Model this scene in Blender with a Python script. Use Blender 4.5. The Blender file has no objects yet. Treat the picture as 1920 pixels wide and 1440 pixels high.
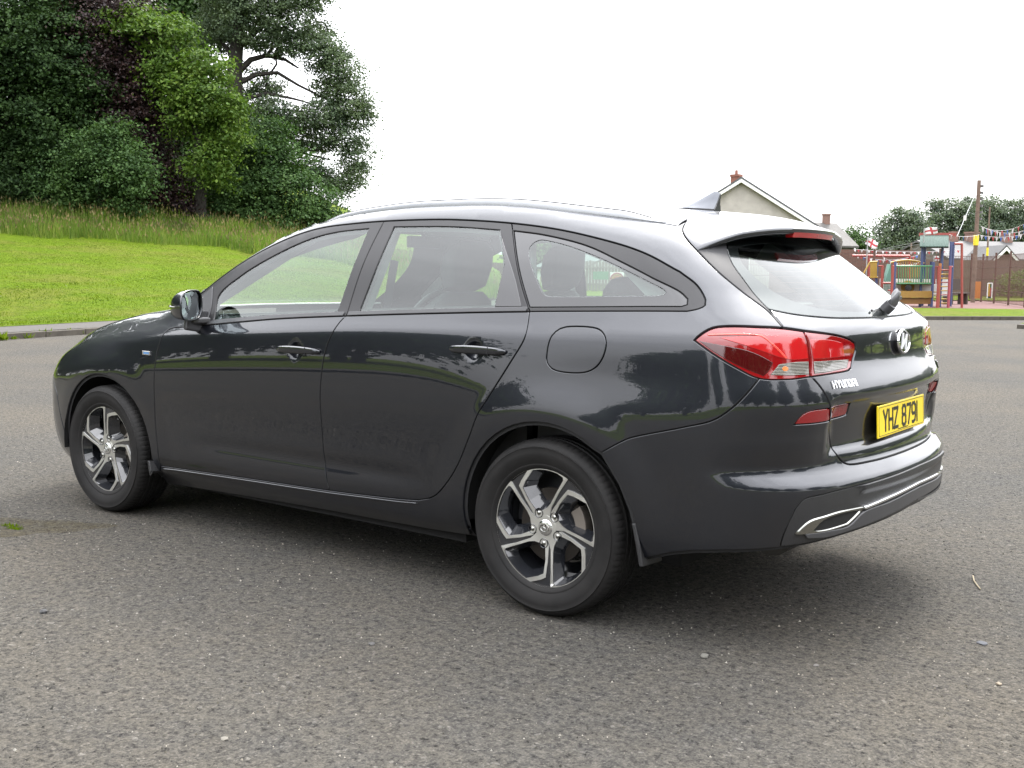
import bpy, bmesh, math, random
import numpy as np
from mathutils import Vector, Matrix
from mathutils.geometry import delaunay_2d_cdt
random.seed(7); np.random.seed(7); RNG = np.random.default_rng(7)
SC = bpy.context.scene; COL = SC.collection

# ---------------------------------------------------------------- camera
CAMP = (-2.161, 3.9579, 1.2065); YAW, PITCH, ROLL = -.9288, -.1016, .0111
cd = bpy.data.cameras.new('camera'); cam = bpy.data.objects.new('camera', cd); COL.objects.link(cam)
cd.sensor_width = 36; cd.lens = 2052.8/1920*36; cd.clip_end = 2000; cd.clip_start = .05
_F = Vector((math.cos(YAW)*math.cos(PITCH), math.sin(YAW)*math.cos(PITCH), math.sin(PITCH)))
_R = Vector((math.sin(YAW), -math.cos(YAW), 0)); _U = _R.cross(_F)
_R2 = _R*math.cos(ROLL)+_U*math.sin(ROLL); _U2 = -_R*math.sin(ROLL)+_U*math.cos(ROLL)
cam.matrix_world = Matrix(((_R2.x, _U2.x, -_F.x, CAMP[0]), (_R2.y, _U2.y, -_F.y, CAMP[1]), (_R2.z, _U2.z, -_F.z, CAMP[2]), (0, 0, 0, 1)))
SC.camera = cam
cd.dof.use_dof = False

# ---------------------------------------------------------------- light
SUN_EL, SUN_AZ = math.radians(50), math.radians(-78)      # sun behind thin cloud, beyond the car
world = bpy.data.worlds.new('World'); SC.world = world; world.use_nodes = True
nt = world.node_tree; nt.nodes.clear()
def wn(t, **k):
    n = nt.nodes.new(t)
    for a, b in k.items(): setattr(n, a, b)
    return n
out = wn('ShaderNodeOutputWorld'); bg = wn('ShaderNodeBackground'); bg2 = wn('ShaderNodeBackground'); mx = wn('ShaderNodeMixShader')
sky = wn('ShaderNodeTexSky', sky_type='NISHITA', sun_disc=False, sun_elevation=SUN_EL, sun_rotation=math.pi/2-SUN_AZ, air_density=1.2, dust_density=3.)
nt.links.new(sky.outputs[0], bg.inputs[0]); bg.inputs[1].default_value = .10
# overcast deck: brighter overhead than at the horizon, with soft cloud structure
tc = wn('ShaderNodeTexCoord'); sp = wn('ShaderNodeSeparateXYZ'); nt.links.new(tc.outputs['Generated'], sp.inputs[0])
mr = wn('ShaderNodeMapRange'); nt.links.new(sp.outputs[2], mr.inputs[0])
mr.inputs[1].default_value = 0; mr.inputs[2].default_value = 1; mr.inputs[3].default_value = .58; mr.inputs[4].default_value = 2.45
nz = wn('ShaderNodeTexNoise'); mp = wn('ShaderNodeMapping'); mp.inputs['Scale'].default_value = (1, 1, 2.6)
nt.links.new(tc.outputs['Generated'], mp.inputs[0]); nt.links.new(mp.outputs[0], nz.inputs[0])
nz.inputs['Scale'].default_value = 2.1; nz.inputs['Detail'].default_value = 5
m2 = wn('ShaderNodeMapRange'); nt.links.new(nz.outputs[0], m2.inputs[0])
m2.inputs[1].default_value = .3; m2.inputs[2].default_value = .7; m2.inputs[3].default_value = .80; m2.inputs[4].default_value = 1.12
mu = wn('ShaderNodeMath', operation='MULTIPLY'); nt.links.new(mr.outputs[0], mu.inputs[0]); nt.links.new(m2.outputs[0], mu.inputs[1])
bg2.inputs[0].default_value = (.96, .967, 1.0, 1); nt.links.new(mu.outputs[0], bg2.inputs[1])
mx.inputs[0].default_value = .92
nt.links.new(bg.outputs[0], mx.inputs[1]); nt.links.new(bg2.outputs[0], mx.inputs[2]); nt.links.new(mx.outputs[0], out.inputs[0])
ld = bpy.data.lights.new('sun', 'SUN'); ld.energy = 1.5; ld.angle = math.radians(18); ld.color = (1, .965, .91)
sun = bpy.data.objects.new('sun', ld); COL.objects.link(sun)
sd = Vector((math.cos(SUN_EL)*math.cos(SUN_AZ), math.cos(SUN_EL)*math.sin(SUN_AZ), math.sin(SUN_EL)))
sun.rotation_euler = sd.to_track_quat('Z', 'Y').to_euler(); sun.location = (0, -10, 30)
SC.view_settings.view_transform = 'Standard'; SC.view_settings.look = 'None'
SC.view_settings.gamma = 1; SC.view_settings.use_curve_mapping = False
SC.view_settings.exposure = 1.62
SC.cycles.max_bounces = 10; SC.cycles.transparent_max_bounces = 24; SC.cycles.glossy_bounces = 5; SC.cycles.diffuse_bounces = 3

# ---------------------------------------------------------------- small helpers
def tag(o, label=None, cat=None, group=None, kind=None):
    if label: o['label'] = label
    if cat: o['category'] = cat
    if group: o['group'] = group
    if kind: o['kind'] = kind
    return o
def empty(name, loc=(0, 0, 0), rz=0, parent=None):
    o = bpy.data.objects.new(name, None); COL.objects.link(o); o.location = loc; o.rotation_euler = (0, 0, rz)
    o.empty_display_size = .1
    if parent: o.parent = parent
    return o
def mesh_obj(name, V, F, mats, parent=None, smooth=False, fm=None, normals=None):
    me = bpy.data.meshes.new(name)
    V = np.asarray(V, np.float32).reshape(-1, 3)
    if isinstance(F, np.ndarray):
        n, k = F.shape
        me.vertices.add(len(V)); me.vertices.foreach_set('co', V.ravel())
        me.loops.add(n*k); me.loops.foreach_set('vertex_index', F.astype(np.int32).ravel())
        me.polygons.add(n); me.polygons.foreach_set('loop_start', np.arange(0, n*k, k, dtype=np.int32))
        me.update(calc_edges=True)
    else:
        me.from_pydata(V.tolist(), [], F)
    if not isinstance(mats, (list, tuple)): mats = [mats]
    for m in mats: me.materials.append(m)
    if fm is not None: me.polygons.foreach_set('material_index', np.asarray(fm, np.int32))
    me.polygons.foreach_set('use_smooth', np.full(len(me.polygons), bool(smooth)))
    me.update()
    if normals is not None: me.normals_split_custom_set_from_vertices(np.asarray(normals, float).tolist())
    o = bpy.data.objects.new(name, me); COL.objects.link(o)
    if parent: o.parent = parent
    return o
class MB:
    """collects boxes, tubes, prisms into one mesh"""
    def __init__(s): s.V = []; s.F = []; s.M = []; s.mi = 0
    def add(s, V, F, mi=None):
        b = len(s.V); s.V += [tuple(v) for v in V]; s.F += [tuple(i+b for i in f) for f in F]; s.M += [s.mi if mi is None else mi]*len(F); return s
    def box(s, c, d, R=None, mi=None):
        R = R or Matrix.Identity(3); c = Vector(c)
        V = [c+R@Vector((x*d[0]/2, y*d[1]/2, z*d[2]/2)) for x in (-1, 1) for y in (-1, 1) for z in (-1, 1)]
        return s.add(V, [(0, 1, 3, 2), (4, 6, 7, 5), (0, 4, 5, 1), (2, 3, 7, 6), (0, 2, 6, 4), (1, 5, 7, 3)], mi)
    def bar(s, a, b, w, h=None, mi=None, up=(0, 0, 1)):
        a = Vector(a); b = Vector(b); d = b-a; L = d.length
        if L < 1e-6: return s
        z = d/L; u = Vector(up)
        if abs(z.dot(u)) > .98: u = Vector((1, 0, 0))
        x = u.cross(z).normalized(); y = z.cross(x)
        R = Matrix((x, y, z)).transposed()
        return s.box((a+b)/2, (w, h or w, L), R, mi)
    def tube(s, pts, r, n=8, mi=None, caps=True):
        pts = [Vector(p) for p in pts]; m = len(pts); rs = r if isinstance(r, (list, tuple)) else [r]*m
        V = []; prev = None
        for i, p in enumerate(pts):
            t = (pts[min(i+1, m-1)]-pts[max(i-1, 0)]).normalized()
            if prev is None: u = Vector((0, 0, 1)) if abs(t.z) < .9 else Vector((1, 0, 0))
            else: u = prev
            x = (u-t*u.dot(t)).normalized(); prev = x; y = t.cross(x)
            V += [p+(x*math.cos(a)+y*math.sin(a))*rs[i] for a in [2*math.pi*k/n for k in range(n)]]
        F = [(i*n+k, i*n+(k+1) % n, (i+1)*n+(k+1) % n, (i+1)*n+k) for i in range(m-1) for k in range(n)]
        if caps: F += [tuple(range(n))[::-1], tuple((m-1)*n+k for k in range(n))]
        return s.add(V, F, mi)
    def prism(s, poly, vec, mi=None):
        """poly: 3D points; extruded along vec"""
        n = len(poly); v = Vector(vec); P = [Vector(p) for p in poly]
        V = P+[p+v for p in P]
        F = [tuple(range(n))[::-1], tuple(range(n, 2*n))]+[(i, (i+1) % n, n+(i+1) % n, n+i) for i in range(n)]
        return s.add(V, F, mi)
    def build(s, name, mats, parent=None, smooth=False, bevel=0):
        o = mesh_obj(name, s.V, s.F, mats, parent, smooth, s.M)
        bm = bmesh.new(); bm.from_mesh(o.data); bmesh.ops.recalc_face_normals(bm, faces=bm.faces); bm.to_mesh(o.data); bm.free()
        if bevel:
            md = o.modifiers.new('bevel', 'BEVEL'); md.width = bevel; md.segments = 2; md.limit_method = 'ANGLE'
            md.harden_normals = False
        if smooth: smooth_by_angle(o)
        return o
def smooth_by_angle(o, ang=40):
    me = o.data
    bm = bmesh.new(); bm.from_mesh(me); c = math.radians(ang)
    for e in bm.edges: e.smooth = not (len(e.link_faces) == 2 and e.calc_face_angle(0) > c)
    for f in bm.faces: f.smooth = True
    bm.to_mesh(me); bm.free(); return o
def lathe(prof, n=48, ax='y'):
    """prof: (radius, axial) pairs -> V, F, revolved about the y axis"""
    V = []; m = len(prof)
    for k in range(n):
        a = 2*math.pi*k/n
        V += [(r*math.cos(a), h, r*math.sin(a)) for r, h in prof]
    F = [(k*m+i, k*m+i+1, ((k+1) % n)*m+i+1, ((k+1) % n)*m+i) for k in range(n) for i in range(m-1)]
    return V, F

# ---------------------------------------------------------------- materials
class NM:
    def __init__(s, name):
        s.m = bpy.data.materials.new(name); s.m.use_nodes = True; s.nt = s.m.node_tree
        s.p = s.nt.nodes['Principled BSDF']; s.out = s.nt.nodes['Material Output']
    def n(s, t, **k):
        q = s.nt.nodes.new(t)
        for a, b in k.items():
            if a.startswith('i_'): q.inputs[a[2:].replace('_', ' ')].default_value = b
            else: setattr(q, a, b)
        return q
    def l(s, a, b): s.nt.links.new(a, b)
    def set(s, **k):
        for a, b in k.items(): s.p.inputs[a.replace('_', ' ')].default_value = b if not (isinstance(b, tuple) and len(b) == 3) else (*b, 1)
        return s
    def obj(s): return s.n('ShaderNodeTexCoord').outputs['Object']
    def noise(s, scale, detail=4, vec=None, rough=.6, dist=0):
        q = s.n('ShaderNodeTexNoise'); q.inputs['Scale'].default_value = scale; q.inputs['Detail'].default_value = detail
        q.inputs['Roughness'].default_value = rough; q.inputs['Distortion'].default_value = dist
        s.l(vec if vec is not None else s.obj(), q.inputs['Vector']); return q.outputs['Fac']
    def ramp(s, fac, stops, interp='LINEAR'):
        q = s.n('ShaderNodeValToRGB'); cr = q.color_ramp; cr.interpolation = interp
        while len(cr.elements) > 1: cr.elements.remove(cr.elements[-1])
        cr.elements[0].position = stops[0][0]; cr.elements[0].color = (*stops[0][1], 1)
        for p, c in stops[1:]:
            e = cr.elements.new(p); e.color = (*c, 1)
        s.l(fac, q.inputs[0]); return q.outputs[0]
    def mix(s, fac, a, b, mode='MIX'):
        q = s.n('ShaderNodeMix', data_type='RGBA', blend_type=mode)
        for i, v in ((0, fac), (6, a), (7, b)):
            if isinstance(v, (int, float)): q.inputs[i].default_value = v
            elif isinstance(v, tuple): q.inputs[i].default_value = (*v, 1)
            else: s.l(v, q.inputs[i])
        return q.outputs[2]
    def math(s, op, a, b=None):
        q = s.n('ShaderNodeMath', operation=op)
        for i, v in ((0, a), (1, b)):
            if v is None: continue
            if isinstance(v, (int, float)): q.inputs[i].default_value = v
            else: s.l(v, q.inputs[i])
        return q.outputs[0]
    def col(s, v): s.l(v, s.p.inputs['Base Color']); return s
    def bump(s, h, strength=.5, dist=.01):
        q = s.n('ShaderNodeBump'); q.inputs['Strength'].default_value = strength; q.inputs['Distance'].default_value = dist
        s.l(h, q.inputs['Height']); s.l(q.outputs[0], s.p.inputs['Normal']); return s
def plain(name, c, rough=.5, metal=0, coat=0, spec=.5, vary=.12, bump=0, scale=12):
    """procedural colour with slight mottling and wear"""
    M = NM(name); M.set(Roughness=rough, Metallic=metal, Coat_Weight=coat, Specular_IOR_Level=spec)
    f = M.noise(scale, 4)
    M.col(M.ramp(f, [(.25, tuple(v*(1-vary) for v in c)), (.75, tuple(min(1, v*(1+vary)) for v in c))]))
    if bump: M.bump(M.noise(scale*6, 3), bump, .004)
    return M.m
def make_glass(name, tint, ior=1.52, boost=1.0):
    M = NM(name); M.nt.nodes.remove(M.p)
    t = M.n('ShaderNodeBsdfTransparent'); t.inputs[0].default_value = (*tint, 1)
    g = M.n('ShaderNodeBsdfGlossy'); g.inputs['Roughness'].default_value = .004; g.inputs[0].default_value = (.98, 1, 1, 1)
    f = M.n('ShaderNodeLayerWeight'); f.inputs[0].default_value = .5; f0 = ((ior-1)/(ior+1))**2
    sch = M.math('ADD', M.math('MULTIPLY', M.math('POWER', f.outputs['Facing'], 5.), 1-f0), f0)     # Schlick, the same from both sides
    x = M.n('ShaderNodeMixShader'); M.l(M.math('MINIMUM', M.math('MULTIPLY', sch, boost), 1.), x.inputs[0])
    M.l(t.outputs[0], x.inputs[1]); M.l(g.outputs[0], x.inputs[2]); M.l(x.outputs[0], M.out.inputs[0])
    return M.m
# ---------------------------------------------------------------- car surface
def pchip(xk, yk, x):
    xk = np.asarray(xk, float); yk = np.asarray(yk, float)
    h = np.diff(xk); d = np.diff(yk) / h
    m = np.zeros_like(yk)
    for i in range(1, len(xk) - 1):
        if d[i-1] * d[i] > 0:
            w1 = 2*h[i] + h[i-1]; w2 = h[i] + 2*h[i-1]
            m[i] = (w1 + w2) / (w1/d[i-1] + w2/d[i])
    m[0] = d[0]; m[-1] = d[-1]
    i = np.clip(np.searchsorted(xk, x) - 1, 0, len(h) - 1)
    t = (x - xk[i]) / h[i]
    lin0 = t < 0; lin1 = t > 1
    r = (m[i]*h[i]*(t**3-2*t**2+t) + yk[i]*(2*t**3-3*t**2+1)
         + yk[i+1]*(-2*t**3+3*t**2) + m[i+1]*h[i]*(t**3-t**2))
    r = np.where(lin0, yk[0] + m[0]*(x-xk[0]), r)
    return np.where(lin1, yk[-1] + m[-1]*(x-xk[-1]), r)

def cspline(xk, yk, x):
    """natural cubic spline (xk ascending)"""
    xk = np.asarray(xk, float); yk = np.asarray(yk, float); n = len(xk)
    h = np.diff(xk); A = np.zeros((n, n)); b = np.zeros(n)
    A[0, 0] = A[-1, -1] = 1
    for i in range(1, n-1):
        A[i, i-1] = h[i-1]; A[i, i] = 2*(h[i-1]+h[i]); A[i, i+1] = h[i]
        b[i] = 6*((yk[i+1]-yk[i])/h[i] - (yk[i]-yk[i-1])/h[i-1])
    M = np.linalg.solve(A, b)
    i = np.clip(np.searchsorted(xk, x)-1, 0, n-2)
    a = (xk[i+1]-x)/h[i]; c = (x-xk[i])/h[i]
    r = a*yk[i]+c*yk[i+1]+((a**3-a)*M[i]+(c**3-c)*M[i+1])*h[i]**2/6
    r = np.where(x < xk[0], yk[0], r)
    return np.where(x > xk[-1], yk[-1], r)

def bs(t):
    t2 = t*t; t3 = t2*t
    return ((1-3*t+3*t2-t3)/6, (4-6*t2+3*t3)/6, (1+3*t+3*t2-3*t3)/6, t3/6)

class Tab1:
    def __init__(s, x0, x1, fn, step=.006, blur=0):
        s.x0, s.step = x0, step
        s.v = fn(np.arange(x0, x1+step, step))
        if blur: s.v = gblur(s.v, blur/step)
    def __call__(s, x):
        f = np.clip((x-s.x0)/s.step, 1.001, len(s.v)-3.001); i = f.astype(int); w = bs(f-i)
        return sum(w[k]*s.v[i+k-1] for k in range(4))

def gblur(v, sg, axis=0):
    r = int(3*sg)+1; k = np.exp(-.5*(np.arange(-r, r+1)/sg)**2); k /= k.sum()
    v = np.moveaxis(np.asarray(v, float), axis, 0)
    p = np.concatenate([np.repeat(v[:1], r, 0), v, np.repeat(v[-1:], r, 0)])
    o = sum(k[j]*p[j:j+len(v)] for j in range(2*r+1))
    return np.moveaxis(o, 0, axis)

class Tab2:
    def __init__(s, x0, z0, step, v): s.x0, s.z0, s.st, s.v = x0, z0, step, v
    def __call__(s, x, z):
        fx = np.clip((x-s.x0)/s.st, 1.001, s.v.shape[0]-3.001); fz = np.clip((z-s.z0)/s.st, 1.001, s.v.shape[1]-3.001)
        i = fx.astype(int); j = fz.astype(int); a = bs(fx-i); b = bs(fz-j)
        return sum(a[p]*b[q]*s.v[i+p-1, j+q-1] for p in range(4) for q in range(4))

def sst(a, b, x):
    t = np.clip((x-a)/(b-a), 0, 1); return t*t*(3-2*t)

# control lines along the car: x, then (y, z) of: sill bottom, sill lip, lower door, mid door, upper door, crease, above crease, belt, glass top
XS = [-1.05, -.80, -.60, -.35, 0.0, .45, 1.0, 1.6, 2.1, 2.4, 2.65, 2.95, 3.2, 3.5]
KY = [
 [.74,.79,.80,.805,.80,.79,.79,.79,.79,.79,.80,.78,.74,.66],      # bottom
 [.78,.835,.855,.862,.862,.856,.856,.856,.856,.856,.862,.845,.80,.70],   # sill lip
 [.79,.848,.870,.880,.880,.868,.867,.867,.868,.870,.878,.86,.82,.72],
 [.79,.850,.874,.888,.890,.875,.871,.871,.873,.876,.882,.868,.83,.73],
 [.79,.850,.876,.893,.899,.889,.885,.885,.885,.884,.885,.870,.83,.73],
 [.775,.830,.852,.864,.869,.872,.873,.873,.870,.862,.850,.832,.79,.69],   # crease
 [.765,.820,.840,.852,.858,.861,.862,.862,.858,.848,.834,.812,.765,.66],   # just above
 [.715,.770,.796,.814,.829,.834,.836,.835,.828,.804,.780,.74,.68,.58],   # belt
 [.535,.575,.600,.620,.636,.645,.648,.640,.60,.55,.52,.5,.45,.4],    # glass top z=1.40
]
KY.insert(8, None)
KZ = [
 [.18]*14, [.27]*14, [.36]*14, [.50]*14,
 [.73,.73,.73,.73,.73,.72,.71,.70,.70,.70,.69,.66,.62,.60],
 [1.01,1.01,1.008,1.003,.992,.985,.967,.932,.900,.872,.838,.78,.72,.68],
 [1.03,1.03,1.028,1.023,1.012,1.005,.987,.952,.922,.894,.862,.81,.75,.71],
 [1.12,1.115,1.105,1.095,1.080,1.062,1.035,.995,.962,.940,.915,.865,.80,.75],
 [1.23]*14, [1.42]*14,
]
KY[8] = [b+(t-b)*(1.23-z)/(1.42-z)+.015 for b, t, z in zip(KY[7], KY[9], KZ[7])]
def arch_r(x, z, xw): return np.sqrt((x-xw)**2+(z-.318)**2)
def _side_table():
    st = .008
    gx = np.arange(-1.3, 3.8, st); gz = np.arange(.05, 1.60, st)
    xs = np.array(XS)
    ky = [cspline(xs, k, gx) for k in KY]; kz = [cspline(xs, k, gx) for k in KZ]
    v = np.zeros((len(gx), len(gz)))
    for i in range(len(gx)):
        v[i] = pchip([k[i] for k in kz], [k[i] for k in ky], gz)
    v = gblur(gblur(v, 1.2, 1), 2.0, 0)
    X, Z = np.meshgrid(gx, gz, indexing='ij')
    # wheel arch flares: flat band round the opening, then a soft step in to the body side
    for xw, am in ((0., .009), (2.65, .006)):
        r = arch_r(X, Z, xw)
        f = am*(1-sst(.40, .53, r))
        fade = sst(.18, .34, Z)
        v = v + f*fade
    # rear haunch: gentle bulge over the wheel that looks up to the sky
    v = v - .010*np.exp(-((X+.25)/.40)**2-((Z-.86)/.09)**2)
    # door skin scallop low down
    v = v - .007*np.exp(-((Z-.42)/.035)**2)*sst(.45, .8, X)*(1-sst(1.75, 2.1, X))
    v = gblur(gblur(v, 1.0, 1), 1.0, 0)
    return Tab2(-1.3, .05, st, v)
SIDE = _side_table()

PROF = Tab1(-1.2, 4.0, lambda x: pchip(
  [-1.2,-.80,-.70,-.60,-.30,0,.4,.8,1.15,1.40,1.55,1.75,2.0,2.2,2.30,2.36,2.6,3.0,3.25,3.42,3.52,3.6,4.0],
  [1.25,1.355,1.378,1.400,1.445,1.468,1.481,1.480,1.460,1.424,1.385,1.305,1.185,1.088,1.045,1.030,1.000,.925,.86,.80,.74,.66,.30], x), blur=.025)
_low = ([0,.18,.24,.30,.40,.50,.545,.56,.585], [-.78,-.90,-.955,-.985,-1.010,-1.018,-1.016,-1.005,-.975])
_up = ([1.06,1.10,1.20,1.30,1.36,1.8], [-.888,-.848,-.722,-.580,-.495,.02])
def _xr(zz, xx): return Tab1(0, 1.8, lambda z: pchip(_low[0]+zz+_up[0], _low[1]+xx+_up[1], z), step=.004, blur=.005)
XR = _xr([.60,.63,.655,.70,.78,.80,.815,.83,.92,.935,.98,1.02,1.035], [-.962,-.957,-.934,-.933,-.947,-.960,-.974,-.972,-.932,-.928,-.925,-.920,-.912])
XRS = _xr([.60,.70,.80,.83,.92,.98,1.02,1.035], [-.962,-.960,-.970,-.966,-.940,-.930,-.921,-.912])
XF = Tab1(0, 1.8, lambda z: pchip([0,.15,.25,.45,.60,.70,.80,1.8],[3.35,3.44,3.52,3.56,3.555,3.53,3.46,2.6], z), blur=.02)

def smax(a, b, k):
    h = np.maximum(k-np.abs(a-b), 0); return np.maximum(a, b)+h*h/(4*k)

def Tz(x, y):
    """height of the top skin"""
    a = np.abs(y)
    hood = sst(1.2, 1.8, x)
    sh = (.02+.11*sst(1.5, 2.1, x))*a**2.2*sst(.9, 1.4, x)    # plan curve of the screen and bonnet
    cr = .05*a**2.5*(1-hood)+.03*a**2*hood + .19*a**2.2*(1-sst(-.35,.6,x))
    return PROF(x+sh)-cr

def Rx(y, z):
    a = np.abs(y)
    c = .25-.05*sst(.55, .70, z)+.15*sst(1.02, 1.16, z)
    w = sst(.60, .52, a)
    return XR(z)*w+XRS(z)*(1-w)+c*a**2.2

def Fx(y, z):
    a = np.abs(y); return XF(z)-.42*a**2.3

def Fbody(x, y, z):
    ds = np.abs(y)-SIDE(x, z)
    dt = (z-Tz(x, y))*np.where(x > 1.5, .9, 1.0)
    dr = (Rx(y, z)-x)*(1-.3*sst(1.04, 1.12, z))
    df = (x-Fx(y, z))
    kr = .20-.08*sst(1.0, 1.15, z)
    f = smax(ds, dr, kr)
    f = smax(f, df, .16)
    kt = .05+.02*sst(1.8, 2.4, x)
    f = smax(f, dt, kt)
    return f

def Fglassless(x, y, z): return Fbody(x, y, z)

# unwrapped side sheet: (u, z) -> ray. u = x along the side, then a fan round each corner, then across the end
XP, YP, XQ = -.35, .42, 3.0
QA = .50*np.pi/2
def ray_uz(u):
    u = np.asarray(u, float)
    ox = np.empty_like(u); oy = np.empty_like(u); dx = np.empty_like(u); dy = np.empty_like(u)
    side = (u >= XP) & (u <= XQ)
    ox[side] = u[side]; oy[side] = YP*0+.2; dx[side] = 0; dy[side] = 1
    c = (u < XP) & (u >= XP-QA); ph = (XP-u[c])/QA*np.pi/2
    ox[c] = XP; oy[c] = .2+(YP-.2)*np.clip((XP-u[c])/.05, 0, 1)*0+0; dx[c] = -np.sin(ph); dy[c] = np.cos(ph)
    r = u < XP-QA
    ox[r] = XP; oy[r] = .2-(XP-QA-u[r]); dx[r] = -1; dy[r] = 0
    c = (u > XQ) & (u <= XQ+QA); ph = (u[c]-XQ)/QA*np.pi/2
    ox[c] = XQ; oy[c] = .2; dx[c] = np.sin(ph); dy[c] = np.cos(ph)
    r = u > XQ+QA
    ox[r] = XQ; oy[r] = .2-(u[r]-XQ-QA); dx[r] = 1; dy[r] = 0
    oy[(u < XP) & (u >= XP-QA)] = .2
    return ox, oy, dx, dy

def surf_uz(u, z, off=0.):
    u = np.asarray(u, float); z = np.asarray(z, float)
    ox, oy, dx, dy = ray_uz(u)
    lo = np.zeros_like(u); hi = np.full_like(u, 1.3)
    for _ in range(34):
        m = (lo+hi)/2; ins = Fbody(ox+dx*m, oy+dy*m, z) < 0
        lo = np.where(ins, m, lo); hi = np.where(ins, hi, m)
    m = (lo+hi)/2
    return np.stack([ox+dx*m, oy+dy*m, z], -1)

def surf_xy(x, y):
    x = np.asarray(x, float); y = np.asarray(y, float)
    lo = np.full_like(x, .45); hi = np.full_like(x, 1.7)
    for _ in range(34):
        m = (lo+hi)/2; ins = Fbody(x, y, m) < 0
        lo = np.where(ins, m, lo); hi = np.where(ins, hi, m)
    return np.stack([x, y, (lo+hi)/2], -1)

def nrm(P, e=.003):
    x, y, z = P[..., 0], P[..., 1], P[..., 2]
    g = np.stack([Fbody(x+e, y, z)-Fbody(x-e, y, z), Fbody(x, y+e, z)-Fbody(x, y-e, z), Fbody(x, y, z+e)-Fbody(x, y, z-e)], -1)
    return g/np.maximum(np.linalg.norm(g, axis=-1, keepdims=True), 1e-9)

def inv_u(x, y):
    """u of a point on the sheet (inverse of the rays)"""
    if x >= XP and x <= XQ: return x
    if x < XP:
        if y <= .2: return XP-QA-(.2-y)
        return XP-QA*np.arctan2(XP-x, y-.2)/(np.pi/2)
    if y <= .2: return XQ+QA+(.2-y)
    return XQ+QA*np.arctan2(x-XQ, y-.2)/(np.pi/2)
# ---------------------------------------------------------------- car materials
def paint_mat():
    M = NM('metallic_paint')
    M.set(Metallic=.7, Roughness=.36, Coat_Weight=1., Coat_Roughness=.008, Coat_IOR=1.60, Specular_IOR_Level=.5)
    v = M.n('ShaderNodeTexVoronoi'); v.inputs['Scale'].default_value = 900; M.l(M.obj(), v.inputs['Vector'])
    M.col(M.mix(M.math('MULTIPLY', v.outputs['Color'], .35), (.0105, .0120, .0170), (.0200, .0225, .0310)))
    # faint orange peel and a thin film of dust low on the body
    b = M.n('ShaderNodeBump'); b.inputs['Strength'].default_value = .012; b.inputs['Distance'].default_value = .002
    M.l(M.noise(55, 2), b.inputs['Height']); M.l(b.outputs[0], M.p.inputs['Coat Normal'])
    return M.m
PAINT = paint_mat()
BLACKG = plain('gloss_black', (.012, .012, .014), .08, coat=.6, vary=.05)
BLACKS = plain('satin_black_trim', (.045, .045, .048), .34, vary=.08)
FRAMEB = plain('window_frame_film', (.020, .0195, .021), .33, vary=.06, spec=.38)
FLANK = plain('window_flank_film', (.030, .030, .032), .5, vary=.05, spec=.18)
SEAL = plain('black_seal', (.010, .010, .011), .7, vary=.1)
GRAIN = plain('grained_black_plastic', (.020, .020, .021), .36, vary=.1, bump=.25, scale=90)
SKID = plain('grey_skid_plate', (.070, .070, .073), .38, metal=.3, vary=.06)
CHROME = plain('chrome', (.86, .87, .88), .06, metal=1, vary=.02)
CHROMED = plain('reflection_dark_chrome', (.32, .32, .30), .14, metal=1, vary=.05)  # base colour darkened to carry the tarmac mirrored in the exhaust trim
RAILM = plain('satin_rail', (.42, .43, .45), .34, metal=.8, vary=.05, coat=.3)
ALLOYM = plain('machined_alloy', (.80, .80, .77), .36, metal=1, vary=.04)
ALLOYB = plain('gloss_black_alloy', (.015, .016, .019), .10, coat=1, vary=.08)
LINER = plain('wheel_arch_liner', (.005, .005, .005), .9, bump=.4, scale=30)
LENSR = plain('red_lens', (.20, .004, .006), .05, coat=1, vary=.05)
LENSR2 = plain('bright_red_lens', (.38, .010, .012), .05, coat=1, vary=.08)
LENSD = plain('dark_red_lens', (.050, .003, .004), .05, coat=1, vary=.10)
LENSL = plain('light_guide_red', (.62, .06, .04), .10, coat=1, vary=.03)
def clear_lens():
    M = NM('clear_ribbed_lens'); M.set(Roughness=.08, Coat_Weight=1., Metallic=.35)
    w = M.n('ShaderNodeTexWave', wave_type='BANDS', bands_direction='Z'); w.inputs['Scale'].default_value = 70; w.inputs['Distortion'].default_value = .4
    M.l(M.obj(), w.inputs['Vector'])
    M.col(M.ramp(w.outputs['Fac'], [(0, (.05, .047, .034)), (.5, (.09, .083, .065)), (1, (.16, .15, .13))])); M.bump(w.outputs['Fac'], .5, .003)
    return M.m
LENSC = clear_lens()
AMBER = plain('amber_bulb', (.55, .16, .03), .2, coat=.5)
GLASS = make_glass('window_glass', (.70, .83, .77), 1.52, 1.9)
GLASSR = make_glass('rear_window_glass', (.42, .47, .46), 1.50, 1.25)
GLASSF = make_glass('front_glass', (.70, .80, .76), 1.52, 1.0)
MIRR = plain('mirror_glass', (.62, .68, .70), .02, metal=1, vary=.01)
YEL = plain('yellow_plate', (.78, .58, .015), .35, coat=.4, vary=.05)
INK = plain('black_characters', (.015, .015, .015), .4)
CLOTH = plain('seat_cloth', (.045, .048, .052), .85, vary=.2, bump=.3, scale=60)
PLASTI = plain('interior_plastic', (.030, .031, .034), .6)
PLASTL = plain('grey_interior_trim', (.26, .27, .27), .7)
def rubber():
    M = NM('tyre_rubber'); M.set(Roughness=.66, Specular_IOR_Level=.22)
    f = M.noise(9, 5); M.col(M.ramp(f, [(.3, (.009, .0088, .0088)), (.7, (.017, .016, .0155))])); M.bump(M.noise(140, 2), .12, .002); return M.m
RUBBER = rubber()

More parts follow.
